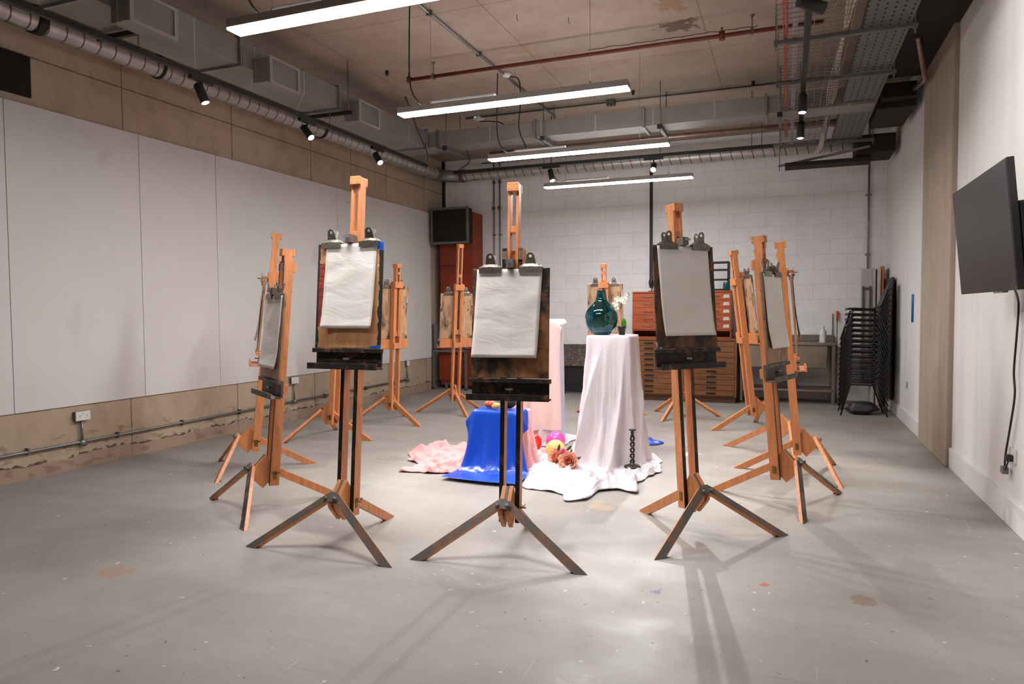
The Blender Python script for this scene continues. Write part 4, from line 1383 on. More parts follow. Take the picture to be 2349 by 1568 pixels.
def loft_cloth(name, mat, label, rect, zt_, base, hem, nf, twist, amp, pool, seed, topz=0.012):
    """cloth thrown over a plinth: flat top, gathered sides, crumpled spread on the floor (polar grid round the plinth)"""
    x0, x1, y0, y1 = rect
    cx, cy, hx, hy = (x0 + x1) / 2, (y0 + y1) / 2, (x1 - x0) / 2 + 0.012, (y1 - y0) / 2 + 0.012
    N = 420

    def interp(tab, deg):
        tab = sorted(tab)
        tab = [(tab[-1][0] - 360, tab[-1][1])] + tab + [(tab[0][0] + 360, tab[0][1])]
        for (a0, r0), (a1, r1) in zip(tab[:-1], tab[1:]):
            if a0 <= deg <= a1:
                q = (deg - a0) / max(a1 - a0, 1e-6)
                q = q * q * (3 - 2 * q)
                return r0 + (r1 - r0) * q
        return tab[0][1]

    top_rows, hang_rows, pool_rows = 6, 56, 44
    P = []
    nz_ = lambda x, y, z: mnoise.noise(Vector((x, y, z + seed * 3.7)))
    cols = []
    for j in range(N):
        th = 2 * PI * j / N
        c_, s_ = math.cos(th), math.sin(th)
        T = min(hx / max(abs(c_), 1e-6), hy / max(abs(s_), 1e-6))
        pn_ = 14.0
        T = 1.0 / ((abs(c_) / hx) ** pn_ + (abs(s_) / hy) ** pn_) ** (1 / pn_)
        dg = math.degrees(th)
        B, H = interp(base, dg), interp(hem, dg)
        B = max(B, T + 0.02)
        H = max(H * (1 + 0.05 * nz_(c_ * 4, s_ * 4, 2)), B + 0.01)
        cols.append((c_, s_, T, B, H, th))
    for i in range(top_rows):
        q = (i + 0.15) / top_rows
        P.append([(cx + c_ * T * q, cy + s_ * T * q, zt_ + topz + 0.0015 * nz_(c_ * q * 3, s_ * q * 3, 0)) for c_, s_, T, B, H, th in cols])

    def fold(th, u, c_, s_):
        w = 0.9 * nz_(c_ * 1.6, s_ * 1.6, u * 0.9)
        ph_ = nf * th + twist * u + 2.2 * w
        f1 = 1 - 2 * abs(math.sin(ph_ * 0.5)) ** 0.75
        ph2 = nf * 1.9 * th + twist * 1.4 * u + 3.0 * nz_(c_ * 2.6, s_ * 2.6, u * 1.6 + 9)
        f2 = math.sin(ph2)
        f3 = nz_(c_ * 9, s_ * 9, u * 5.0) + 0.5 * nz_(c_ * 20, s_ * 20, u * 12.0)
        return 0.62 * f1 + 0.28 * f2 + 0.30 * f3

    for i in range(hang_rows):
        u = i / (hang_rows - 1)
        row = []
        for c_, s_, T, B, H, th in cols:
            g = 0.60 * u + 0.40 * u ** 4
            r_ = T + (B - T) * g
            A = amp * min(1, (u / 0.55)) ** 0.8 * (0.35 + 0.65 * min(1, (r_ - T) / 0.10 + 0.25))
            r_ = r_ + A * (fold(th, u, c_, s_) + 0.55) * 0.8
            edge_ = 0.006 * math.sin(min(1, u * 14) * PI / 2)
            r_ = max(r_ + edge_, T + 0.003 + edge_)
            z = (zt_ + topz) * (1 - u) + 0.03 * u
            z -= 0.012 * (1 - min(1, u * 25)) * 0
            row.append((cx + c_ * r_, cy + s_ * r_, z))
        P.append(row)
    for i in range(1, pool_rows + 1):
        v = i / pool_rows
        row = []
        for c_, s_, T, B, H, th in cols:
            rb = B + amp * (fold(th, 1.0, c_, s_) + 0.55) * 0.8
            Hh = max(H, rb + 0.012)
            r_ = rb + (Hh - rb) * v
            x, y = cx + c_ * r_, cy + s_ * r_
            ln = min(1, (Hh - rb) / 0.35)
            wx, wy = x + 0.10 * nz_(x * 3, y * 3, 5), y + 0.10 * nz_(x * 3, y * 3, 8)
            rid = 1 - abs(nz_(wx * 4.2, wy * 4.2, 1)) * 3.0
            rid2 = 1 - abs(nz_(wx * 9.5, wy * 9.5, 4)) * 3.0
            rid3 = 1 - abs(nz_(wx * 19, wy * 19, 7)) * 3.0
            zz = pool * ln * (0.55 * max(rid, 0) ** 1.5 + 0.34 * max(rid2, 0) ** 1.5 + 0.13 * max(rid3, 0))
            zz += 0.028 * ln * max(0, fold(th, 1.0 + 0.5 * v, c_, s_)) * (1 - v)
            env = min(1, (1 - v) * 7 + 0.18) * min(1, v * 4 + 0.25)
            z = 0.008 + zz * env + 0.022 * max(0, 1 - v * 3) ** 2
            row.append((x, y, z))
        P.append(row)
    A_ = np.array(P)
    nr = A_.shape[0]
    vs = A_.reshape(-1, 3).tolist()
    fs = []
    for i in range(nr - 1):
        for j in range(N):
            fs.append((i * N + j, i * N + (j + 1) % N, (i + 1) * N + (j + 1) % N, (i + 1) * N + j))
    vs.append((cx, cy, zt_ + topz))
    fs += [(len(vs) - 1, (j + 1) % N, j)[::-1] for j in range(N)]
    me = bpy.data.meshes.new(name)
    me.from_pydata(vs, [], fs)
    me.polygons.foreach_set('use_smooth', [True] * len(fs))
    me.materials.append(mat)
    o = bpy.data.objects.new(name, me)
    COL.objects.link(o)
    sm = o.modifiers.new('smooth', 'SMOOTH')
    sm.factor = 0.5
    sm.iterations = 1
    so = o.modifiers.new('thickness', 'SOLIDIFY')
    so.thickness = 0.003
    so.offset = 0
    tag(o, label, 'cloth')
    return o


# white plinth in the middle
bx = (-1.79, -1.39, 6.62, 7.02, 1.245)
plinth(*bx[:4], bx[4], 'tall white plinth hidden under the white satin cloth')
loft_cloth('white_cloth', WHITE_C, 'white satin cloth draped over the tall middle plinth and pooling on the floor', bx[:4], bx[4],
           [(0, 0.33), (30, 0.34), (90, 0.30), (150, 0.32), (180, 0.34), (215, 0.38), (245, 0.44), (270, 0.46), (300, 0.37), (330, 0.33)],
           [(4, 0.46), (35, 0.50), (62, 0.56), (100, 0.50), (125, 1.10), (140, 0.7), (165, 0.55), (184, 0.69), (216, 0.76), (230, 0.95), (239, 1.14), (252, 1.33), (262, 1.34), (266, 1.36),
            (269.5, 1.54), (275, 1.49), (277.5, 1.20), (285, 1.15), (292, 1.24), (297, 0.86), (312, 0.70), (324, 0.62), (345, 0.52)],
           7, 3.6, 0.072, 0.095, 2)
# low plinth under pink and blue cloths
bx = (-2.70, -2.31, 6.02, 6.40, 0.540)
plinth(*bx[:4], bx[4], 'low plinth hidden under the pink and blue cloths')
loft_cloth('pink_cloth', PINK_C, 'pink cotton cloth under the blue satin, spreading left over the floor', bx[:4], bx[4],
           [(0, 0.28), (30, 0.33), (60, 0.36), (90, 0.34), (140, 0.45), (180, 0.44), (215, 0.32), (240, 0.24), (270, 0.215), (300, 0.22), (330, 0.25)],
           [(0, 0.32), (20, 0.36), (38, 0.44), (60, 0.62), (74, 0.70), (100, 0.8), (125, 1.05), (148, 1.38), (165, 1.28), (178, 1.05), (190, 0.86), (200, 0.90), (210, 1.0), (217, 0.80), (228, 0.56), (245, 0.34), (270, 0.24), (300, 0.24), (330, 0.28)],
           7, 1.8, 0.042, 0.095, 5)
bxe = (-2.735, -2.275, 5.985, 6.435, 0.568)
P = drape(-2.84, -2.10, 5.22, 6.26, 0.62, 0.028, [bxe], 200, 8, 9, 0.7, amp=0.008)
P[..., 2] += 0.02 * (P[..., 2] < 0.05)
cloth_object(P, 'blue_cloth', BLUE_C, 'shiny royal blue satin hanging down the front of the low plinth')
# tall plinth behind, pale cloths
bx = (-2.86, -2.45, 7.52, 7.92, 1.355)
plinth(*bx[:4], bx[4], 'tall back plinth hidden under pale cloths')
loft_cloth('pale_cloth', PALE_C, 'pale lilac-white cloth over the tall back plinth', bx[:4], bx[4],
           [(0, 0.27), (90, 0.27), (180, 0.30), (270, 0.30)], [(0, 0.36), (45, 0.50), (90, 0.40), (150, 0.52), (180, 0.36), (225, 0.40), (270, 0.40), (315, 0.46)], 6, 0.8, 0.032, 0.04, 9)
bxe = (-2.925, -2.385, 7.455, 7.985, 1.388)
P = drape(-3.02, -2.30, 6.42, 7.85, 1.42, 0.032, [bxe], 200, 13, 9, 0.7, rot=R(4), pivot=(-2.65, 7.6), amp=0.01)
cloth_object(P, 'peach_cloth', PEACH_C, 'peach-pink cloth hanging down the front of the tall back plinth')
# low plinth behind with the second blue cloth
bx = (-2.02, -1.66, 7.90, 8.26, 0.56)
plinth(*bx[:4], bx[4], 'low plinth behind the white one, under blue cloth')
loft_cloth('blue_cloth', BLUE_C, 'royal blue cloth half hidden behind the white draped plinth', bx[:4], bx[4],
           [(0, 0.30), (90, 0.27), (180, 0.27), (270, 0.28)], [(0, 0.42), (45, 0.36), (90, 0.36), (150, 0.5), (180, 0.36), (225, 0.46), (270, 0.38), (315, 0.44), (335, 0.58), (348, 0.60)], 6, 0.8, 0.026, 0.05, 12)

# ================================================================= STILL LIFE
# vase
G = Mat('teal_glass', 0.02, 0, 0.6)
G.color(s2l((72, 166, 180)))
G.b.inputs['Transmission Weight'].default_value = 1.0
G.b.inputs['IOR'].default_value = 1.45
G.b.inputs['Coat Weight'].default_value = 0.4
prof = [(0.06, 0.0), (0.085, 0.004), (0.118, 0.035), (0.145, 0.08), (0.160, 0.135), (0.162, 0.175), (0.150, 0.225), (0.122, 0.268), (0.088, 0.302), (0.064, 0.330), (0.053, 0.36), (0.047, 0.40), (0.044, 0.436)]


def smooth_prof(p, k=4):
    out = []
    for i in range(len(p) - 1):
        p0, p1, p2, p3 = [Vector(p[j]) for j in (max(i - 1, 0), i, i + 1, min(i + 2, len(p) - 1))]
        for s in range(k):
            t_ = s / k
            v = 0.5 * ((2 * p1) + (p2 - p0) * t_ + (2 * p0 - 5 * p1 + 4 * p2 - p3) * t_ * t_ + (3 * p1 - p0 - 3 * p2 + p3) * t_ ** 3)
            out.append((v.x, v.y))
    return out + [tuple(p[-1])]


sp_ = smooth_prof(prof)
outer = sp_
inner = [(max(r_ - 0.007, 0.01), z_ + (0.018 if z_ < 0.02 else 0)) for r_, z_ in sp_][::-1]
inner = [q for q in inner if q[1] > 0.02]
vz = MB().lathe([(0.0, 0.0)] + outer + inner + [(0.0, 0.022)], n=72)
o = vz.build('glass_vase', G.m, loc=(-1.70, 6.80, 1.259))
tag(o, 'big round teal glass vase with a short neck on the white plinth', 'vase')

# orchid in a black pot
t = thing('potted_orchid', 'small white orchid in a black pot beside the teal vase', 'plant', (-1.50, 6.82, 1.259))
MB().lathe([(0.0, 0.0), (0.030, 0.0), (0.038, 0.065), (0.042, 0.065), (0.043, 0.082), (0.039, 0.082), (0.037, 0.070), (0, 0.068)], n=4 * 8).build('pot', BLACKP, t)
STEM = plain('orchid_stem', (96, 84, 50), 0.6)
LEAFG = plain('fresh_green_leaf', (70, 150, 20), 0.4, 0, 0.4, 0.2)
LEAFD = plain('dark_green_leaf', (44, 88, 44), 0.45, 0, 0.4, 0.2)
PET = plain('white_petal', (240, 234, 216), 0.6, 0, 0.3, 0.06)
BUD = plain('green_bud', (120, 140, 80), 0.6)
cable([(0, 0, 0.07), (-0.005, 0, 0.15), (-0.02, 0, 0.25), (-0.035, 0, 0.31), (-0.01, 0, 0.355), (0.03, 0, 0.385), (0.055, 0, 0.40)], 0.0028, 6).build('flower_stem', STEM, t)


def petal(b, c, dirv, length, width, nrm, curl=0.2):
    d = Vector(dirv).normalized()
    n = Vector(nrm).normalized()
    s = d.cross(n).normalized()
    n = s.cross(d)
    vs, fs = [], []
    K = 6
    for i in range(K + 1):
        u = i / K
        w = width * math.sin(PI * min(1, 0.12 + 0.86 * u)) ** 0.7
        for j in range(5):
            q = (j - 2) / 2
            vs.append(Vector(c) + d * (length * u) + s * (w * 0.5 * q) + n * (length * curl * u * u - abs(q) ** 2 * w * 0.18))
    for i in range(K):
        for j in range(4):
            a = i * 5 + j
            fs.append((a, a + 1, a + 6, a + 5))
    sm = b.smooth
    b.smooth = True
    b.add(vs, fs)
    b.smooth = sm


rnd = random.Random(5)
for (x, z, r_) in ((-0.060, 0.305, 0.036), (-0.045, 0.345, 0.034), (0.0, 0.345, 0.034), (-0.052, 0.262, 0.030), (0.030, 0.362, 0.030), (0.020, 0.325, 0.028), (0.045, 0.388, 0.022)):
    b = MB()
    base = Vector((x, -0.012, z))
    for k in range(5):
        a = k * 2 * PI / 5 + rnd.random()
        petal(b, base, (math.cos(a), -0.2, math.sin(a)), r_, r_ * 0.95, (0, -1, 0), 0.15)
    b.build('blossom', PET, t)
for (x, z) in ((0.062, 0.402), (0.072, 0.39), (0.060, 0.375)):
    MB().lathe([(0, 0.009), (0.006, 0.004), (0.006, -0.004), (0, -0.009)], (x, -0.004, z), 8).build('bud', BUD, t)
b = MB()
petal(b, (0.01, 0, 0.075), (0.15, 0, 1), 0.085, 0.055, (-0.1, -1, 0), 0.1)
b.build('leaf', LEAFG, t)
for dv in ((1, -0.2, 0.45), (-0.8, -0.5, 0.6)):
    b = MB()
    petal(b, (0.0, 0, 0.075), dv, 0.055, 0.03, (0, -0.4, 1), -0.15)
    b.build('leaf', LEAFD, t)


# balloons
def balloon(c, r, rgb, lab, nz=1.06):
    m = plain('balloon_' + lab.split()[0], rgb, 0.12, 0, 0.6, 0.03)
    t = thing('balloon', lab, 'balloon', c, 0, 'balloons on the floor')
    prof_ = [(r * math.sin(a) * (1 - 0.10 * (1 + math.cos(a)) * 0.5), -r * nz * math.cos(a)) for a in [PI * k / 24 for k in range(25)]]
    prof_[0] = (0, prof_[0][1])
    prof_[-1] = (0, prof_[-1][1])
    rot_ = Matrix.Rotation(R(100), 4, 'X')
    MB().lathe(prof_, n=40, M=rot_).build('skin', m, t)
    MB().lathe([(0.004, -r * nz - 0.004), (0.012, -r * nz - 0.018), (0.009, -r * nz - 0.019)], n=10, M=rot_).build('knot', m, t)


balloon((-2.144, 6.69, 0.112), 0.104, (240, 182, 108), 'yellow balloon resting behind the peonies')
balloon((-2.275, 7.11, 0.118), 0.108, (232, 80, 160), 'pink balloon behind the yellow one')
balloon((-2.49, 6.985, 0.110), 0.102, (224, 40, 26), 'red balloon half hidden behind the pink cloth')


# peonies
def peony(c, aim, R0, lab, tone, seed):
    t = thing('peony', lab, 'flower', c, 0, 'artificial peonies')
    rn = random.Random(seed)
    d = Vector(aim).normalized()
    q = d.to_track_quat('Z', 'Y').to_matrix().to_4x4()
    for ring, (nb, r_in, lift, ln, m) in enumerate(((11, 0.45, 0.15, 0.95, tone[0]), (11, 0.42, 0.5, 0.9, tone[0]), (11, 0.36, 0.95, 0.78, tone[0]), (10, 0.30, 1.6, 0.62, tone[1]), (10, 0.22, 2.8, 0.5, tone[1]))):
        b = MB()
        for k in range(nb):
            a = 2 * PI * (k + 0.5 * ring) / nb + rn.random() * 0.5
            base = Vector((math.cos(a), math.sin(a), 0)) * (R0 * r_in * 0.5) + Vector((0, 0, -0.2 * R0))
            dv = Vector((math.cos(a), math.sin(a), lift + rn.uniform(-0.1, 0.15)))
            petal(b, base, dv, R0 * ln * rn.uniform(0.9, 1.1), R0 * 0.95 * ln, (-math.cos(a) * lift, -math.sin(a) * lift, 1), 0.30)
        b.v = [tuple(q @ Vector(v)) for v in b.v]
        b.build('petal_ring', m, t)
    b = MB()
    for k in range(16):
        a, rr = rn.random() * 2 * PI, rn.random() * 0.16 * R0
        b.tube([(rr * math.cos(a), rr * math.sin(a), -0.1 * R0), (1.5 * rr * math.cos(a), 1.5 * rr * math.sin(a), 0.32 * R0)], 0.0016, 4)
    b.v = [tuple(q @ Vector(v)) for v in b.v]
    b.build('stamen_tuft', tone[2], t)
    return t


T1 = (plain('peach_petal', (255, 192, 164), 0.7, 0, 0.2, 0.05, 30), plain('coral_petal', (255, 160, 126), 0.7, 0, 0.2, 0.05, 30), plain('deep_coral', (190, 62, 40), 0.7))
T2 = (plain('rose_petal', (246, 150, 176), 0.7, 0, 0.2, 0.15, 30), plain('rose_petal_deep', (236, 110, 150), 0.7, 0, 0.2, 0.2, 30), T1[2])
t1 = peony((-1.867, 6.22, 0.105), (-0.1, -0.9, 0.35), 0.092, 'open coral peony facing the camera on the white cloth', T1, 3)
t2 = peony((-2.035, 6.35, 0.105), (-0.45, -0.7, 0.5), 0.082, 'peach peony left of the open coral one', T1, 8)
t3 = peony((-1.945, 6.33, 0.165), (0.2, -0.3, 0.9), 0.045, 'small pink peony bud between the two coral peonies', T2, 12)
for tt, dvs in ((t1, ((0.9, 0.1, 0.35), (0.1, 0.5, 0.8))), (t2, ((0.3, 0.2, 1.0),)), (t3, ((0.6, -0.2, 0.5),))):
    for dv in dvs:
        b = MB()
        petal(b, Vector(dv) * 0.05, dv, 0.08, 0.028, (0, -1, 0.4), 0.1)
        b.build('leaf', LEAFD, tt)
    MBt = cable([(0, 0.01, 0), (0.02, 0.08, -0.03), (0.03, 0.16, -0.07)], 0.003, 5)
    MBt.build('stem', LEAFD, tt)

# fruit
APP = plain('tomato_red', (226, 84, 48), 0.3, 0, 0.5, 0.3, 14)
LEM = plain('lemon_yellow', (236, 196, 110), 0.45, 0, 0.4, 0.1, 30, 0.1)
AVO = plain('dark_green_rind', (34, 44, 28), 0.5, 0, 0.4, 0.3, 30, 0.3)
zf = 0.587
t = thing('tomato', 'ribbed red-orange tomato on the low draped plinth', 'fruit', (-2.60, 6.10, zf))
b = MB()
vs = []
K, L_ = 24, 40
for i in range(K + 1):
    a = PI * i / K
    for j in range(L_):
        f_ = 2 * PI * j / L_
        rr = 0.054 * math.sin(a) * (1 + 0.05 * math.cos(6 * f_))
        vs.append((rr * math.cos(f_), rr * math.sin(f_), 0.036 - 0.036 * math.cos(a) * (1 - 0.35 * math.exp(-(math.sin(a) ** 2) * 8))))
b.smooth = True
b.add(vs, [(i * L_ + j, i * L_ + (j + 1) % L_, (i + 1) * L_ + (j + 1) % L_, (i + 1) * L_ + j) for i in range(K) for j in range(L_)])
b.build('flesh', APP, t)
MB().tube([(0, 0, 0.055), (0.006, 0, 0.078)], [0.005, 0.003], 6).build('stalk', LEAFD, t)
MBl = MB().lathe([(0, -0.047), (0.006, -0.044), (0.012, -0.036), (0.026, -0.022), (0.031, 0), (0.026, 0.022), (0.014, 0.036), (0.007, 0.042), (0, 0.044)], n=28, M=Matrix.Rotation(R(78), 4, 'Y'))
tag(MBl.build('lemon', LEM, loc=(-2.51, 6.03, zf + 0.032)), 'yellow lemon lying in front of the red tomato', 'fruit')
tag(MB().lathe([(0, -0.05), (0.02, -0.046), (0.042, -0.03), (0.054, 0), (0.05, 0.03), (0.034, 0.055), (0.018, 0.07), (0, 0.076)], n=28, M=Matrix.Rotation(R(90), 4, 'Y')).build('avocado', AVO, loc=(-2.42, 6.12, zf + 0.052)),
    'dark green avocado on the low plinth, behind the easel post', 'fruit')

# barley twist candlestick
CW = plain('ebonised_wood', (48, 40, 36), 0.35, 0, 0.5, 0.2, 20)
t = thing('candlestick', 'black barley-twist candlestick standing on the white cloth hem', 'candlestick', (-1.315, 6.42, 0.05))
MB().lathe([(0, 0), (0.075, 0), (0.078, 0.008), (0.068, 0.018), (0.04, 0.026), (0.022, 0.036), (0.018, 0.05), (0, 0.05)], n=36).build('base', CW, t)
for k in range(2):
    pts = [(0.015 * math.cos(2 * PI * 2.2 * s + PI * k), 0.015 * math.sin(2 * PI * 2.2 * s + PI * k), 0.05 + 0.235 * s) for s in [i / 60 for i in range(61)]]
    MB().tube(pts, 0.0095, 10).build('twist_strand', CW, t)
MB().lathe([(0, 0.285), (0.018, 0.285), (0.02, 0.295), (0.012, 0.305), (0.016, 0.325), (0.014, 0.335), (0.034, 0.345), (0.034, 0.352), (0.012, 0.352), (0.010, 0.345), (0, 0.345)], n=28).build('candle_cup', CW, t)

# ================================================================= BACK OF THE ROOM
M = Mat('orange_teak', 0.45, 0, 0.4)
g_ = M.noise(6, 6, 0.6, M.vec((0.35, 1, 5)), 0.5)
c = M.mix(M.mask(g_, 0.35, 0.65), s2l((176, 88, 46))[:3], s2l((148, 68, 34))[:3])
c = M.mix(M.mask(M.noise(14, 4, 0.6, M.vec((1, 1, 2))), 0.70, 0.74), c, s2l((200, 180, 160))[:3])
M.color(c)
TEAK = M.m
M = Mat('worn_plan_chest_wood', 0.5, 0, 0.35)
g_ = M.noise(5, 6, 0.6, M.vec((0.3, 1, 6)), 0.5)
c = M.mix(M.mask(g_, 0.35, 0.65), s2l((142, 92, 54))[:3], s2l((112, 68, 38))[:3])
c = M.mix(M.math('MULTIPLY', M.mask(M.noise(3.5, 6, 0.7, M.vec((0.5, 1, 1.5))), 0.52, 0.7), 0.5), c, s2l((66, 42, 28))[:3])
c = M.mix(M.mask(M.noise(9, 5, 0.65, M.vec((0.6, 1, 2.6))), 0.72, 0.75), c, s2l((188, 170, 150))[:3])
M.color(c)
OAK = M.m
LABELP = plain('torn_label_paper', (214, 204, 190), 0.7, 0, 0.2, 0.2, 20)
t = thing('plan_chest', 'long wide wooden plan chest with shallow drawers against the back wall', 'plan chest', (-1.665, 11.72, 0))
hw = 0.93
MB().bb(-hw, -hw + 0.03, 0, 0.80, 0.09, 1.0).bb(hw - 0.03, hw, 0, 0.80, 0.09, 1.0).bb(-hw, hw, 0.76, 0.8, 0.09, 1.0).bb(-hw, hw, 0.02, 0.78, 0.09, 0.11).build('carcass', OAK, t, bevel=0.003)
MB().bb(-hw + 0.02, hw - 0.02, 0.03, 0.78, 0, 0.09).build('base', plain('dark_base_wood', (84, 54, 34), 0.6), t)
MB().bb(-hw - 0.01, hw + 0.01, -0.015, 0.80, 1.0, 1.03).build('top', OAK, t, bevel=0.003)
nd = 10
rn = random.Random(4)
for k in range(nd):
    z0 = 0.112 + k * 0.0885
    d = MB().bb(-hw + 0.032, hw - 0.032, -0.004, 0.7, z0, z0 + 0.083).build('drawer', OAK, t, bevel=0.003)
    for x in (-0.46, 0.54):
        MB().bb(x - 0.075, x + 0.075, -0.012, -0.004, z0 + 0.025, z0 + 0.058).bb(x - 0.06, x + 0.06, -0.016, -0.012, z0 + 0.046, z0 + 0.052).build('recessed_pull', plain('pull_dark', (44, 32, 26), 0.5), d, bevel=0.002)
    w = rn.uniform(0.07, 0.13)
    MB().add([(-0.68 - w * 0.5 + rn.uniform(-0.01, 0.01), -0.0055, z0 + 0.02), (-0.68 + w * 0.5, -0.0055, z0 + 0.02 + rn.uniform(0, 0.012)), (-0.68 + w * 0.5 + rn.uniform(-0.02, 0.01), -0.0055, z0 + 0.064), (-0.68 - w * 0.5, -0.0055, z0 + 0.064 - rn.uniform(0, 0.015))], [(0, 1, 2, 3)]).build('paper_label', LABELP, d)
# three small cabinets on top
cab_lab = ['orange-brown drawer cabinet on the left end of the plan chest', 'orange-brown drawer cabinet in the middle, behind the dark board', 'orange-brown drawer cabinet on the right end of the plan chest']
for i in range(3):
    x = -2.43 + 0.535 * i
    t = thing('drawer_cabinet', cab_lab[i], 'cabinet', (x, 11.86, 1.0315), 0, 'drawer cabinets on the plan chest')
    w = 0.53
    MB().bb(0, 0.02, 0, 0.5, 0, 0.77).bb(w - 0.02, w, 0, 0.5, 0, 0.77).bb(0, w, 0.48, 0.5, 0, 0.77).bb(0, w, 0, 0.5, 0.75, 0.775).bb(0, w, 0, 0.5, 0.0, 0.02).bb(0, w, 0, 0.5, 0.12, 0.14).build('carcass', TEAK, t, bevel=0.003)
    for k in range(5):
        z0 = 0.143 + k * 0.1205
        d = MB().bb(0.012, w - 0.012, -0.008, 0.45, z0, z0 + 0.116).build('drawer', TEAK, t, bevel=0.003)
        MB().tube([(0.19, -0.01, z0 + 0.06), (0.19, -0.03, z0 + 0.06), (0.34, -0.03, z0 + 0.06), (0.34, -0.01, z0 + 0.06)], 0.005, 8).build('handle', STEEL, d)
        if i == 2:
            MB().add([(0.40, -0.0095, z0 + 0.03), (0.50, -0.0095, z0 + 0.035), (0.49, -0.0095, z0 + 0.085), (0.41, -0.0095, z0 + 0.08)], [(0, 1, 2, 3)]).build('paper_label', LABELP, d)
# things on the cabinets
zc_ = 1.0315 + 0.776
t = thing('desk_lamp', 'black dish-shaped lamp standing on the left drawer cabinet', 'lamp', (-2.12, 12.0, zc_))
Mx = Matrix.Translation((0, 0, 0.17)) @ Matrix.Rotation(R(-75), 4, 'Y')
MB().lathe([(0.0, 0.06), (0.04, 0.055), (0.09, 0.03), (0.12, -0.01), (0.115, -0.012), (0.08, 0.02), (0, 0.045)], n=32, M=Mx).build('shade', BLACKP, t)
MB().tube([(0.03, 0, 0.15), (-0.02, 0, 0.0)], 0.008, 8).build('stem', BLACKP, t)
MB().lathe([(0, 0), (0.07, 0), (0.07, 0.012), (0, 0.014)], n=24).build('base', BLACKP, t)
t = thing('metal_rack', 'black open metal rack on the right drawer cabinet', 'rack', (-1.02, 12.05, zc_))
for x in (-0.13, 0.13):
    MB().bb(x - 0.012, x + 0.012, -0.15, -0.125, 0, 0.47).build('upright', BLACK, t)
    MB().bb(x - 0.012, x + 0.012, 0.12, 0.145, 0, 0.47).build('upright', BLACK, t)
for z in (0.02, 0.18, 0.34, 0.46):
    MB().bb(-0.14, 0.14, -0.15, -0.13, z - 0.012, z + 0.008).bb(-0.14, 0.14, 0.125, 0.145, z - 0.012, z + 0.008).bb(-0.14, -0.12, -0.15, 0.145, z - 0.012, z + 0.008).bb(0.12, 0.14, -0.15, 0.145, z - 0.012, z + 0.008).build('crossbar', BLACK, t)
tag(MB().lathe([(0, 0), (0.05, 0), (0.05, 0.12), (0.045, 0.13), (0, 0.13)], (-0.915, 11.9, zc_), 20).build('jar', plain('teal_jar', (24, 84, 88), 0.3)), 'dark teal jar in front of the black rack', 'jar')
# paint-speckled folding table leaning by the white plinth
M = Mat('speckled_top', 0.5)
c = M.mix(M.mask(M.noise(16, 6, 0.7), 0.35, 0.65), s2l((62, 52, 52))[:3], s2l((104, 92, 88))[:3])
c = M.mix(M.mask(M.noise(30, 4, 0.6), 0.6, 0.64), c, s2l((150, 132, 120))[:3])
c = M.mix(M.mask(M.noise(24, 4, 0.6, M.vec(loc=(5, 5, 5))), 0.64, 0.68), c, s2l((130, 70, 48))[:3])
M.color(c)
t = thing('folding_stool', 'folded stool with a grey paint-speckled top leaning on the back wall', 'stool', (-3.52, 12.15, 0))
MB().bb(-0.26, 0.22, -0.015, 0.02, 0.50, 0.90).build('seat', M.m, t, bevel=0.03)
MB().bb(-0.20, 0.2, 0.03, 0.05, 0.04, 0.50).build('panel', BLACK, t)
for x in (-0.2, 0.18):
    MB().bb(x - 0.012, x + 0.012, 0.0, 0.03, 0.0, 0.52).build('leg', BLACK, t)
MB().bb(-0.2, 0.18, 0.0, 0.03, 0.05, 0.075).build('stretcher', BLACK, t)
# stainless sink table
M = Mat('brushed_stainless', 0.38, 0.8, 0.5)
M.color(M.mix(M.mask(M.noise(3, 5), 0.3, 0.7), s2l((138, 126, 112))[:3], s2l((160, 150, 138))[:3]))
STAIN = M.m
t = thing('sink_table', 'stainless steel sink table against the back wall', 'sink', (0, 12.0, 0))
MB().bb(-0.72, 0.72, -0.02, 0.66, 0.93, 0.965).build('rim', STAIN, t, bevel=0.006)
MB().bb(-0.72, 0.72, 0.63, 0.66, 0.965, 1.07).build('upstand', STAIN, t, bevel=0.006)
MB().bb(-0.70, 0.60, 0.0, 0.60, 0.57, 0.93).build('basin', STAIN, t, bevel=0.01)
for x in (-0.68, 0.68):
    for y in (0.02, 0.6):
        MB().bb(x - 0.02, x + 0.02, y - 0.02, y + 0.02, 0.02, 0.93).build('leg', STAIN, t, bevel=0.003)
MB().bb(-0.68, 0.68, 0.0, 0.62, 0.20, 0.235).build('shelf', STAIN, t, bevel=0.003)
tag(MB().bb(-0.72, 0.69, 0, 0.012, 0, 0.36).build('splash_board', plain('white_board', (240, 237, 234), 0.35), loc=(0, 12.64, 1.075), rot=(R(-3), 0, 0)), 'white splash board standing behind the steel sink', 'board')
t = thing('paint_bottle', 'white plastic bottle with green smears on the sink edge', 'bottle', (0.53, 12.05, 0.9655))
BOT = painted_wood('smeared_white_plastic', (224, 220, 212), (120, 124, 90), 0.25, seed=31, rough=0.4)
MB().lathe([(0, 0), (0.05, 0), (0.052, 0.02), (0.050, 0.17), (0.04, 0.205), (0.018, 0.225), (0.018, 0.235), (0, 0.235)], n=28).build('body', BOT, t)
MB().lathe([(0.021, 0.235), (0.021, 0.265), (0, 0.267)], n=16).build('cap', WHITEP, t)
tag(MB().bb(-0.55, -0.40, 12.02, 12.12, 0.966, 1.03).build('sponge', plain('olive_sponge', (92, 90, 40), 0.9), bevel=0.01), 'olive green sponge on the sink edge left of the bottle', 'sponge')
t = thing('long_brush', 'thin stick with an orange-red handle leaning beside the sink', 'brush', (0.745, 12.5, 0))
MB().tube([(0.0, -0.12, 0.0), (0.02, 0.14, 1.36)], 0.008, 8).build('stick', STEELD, t)
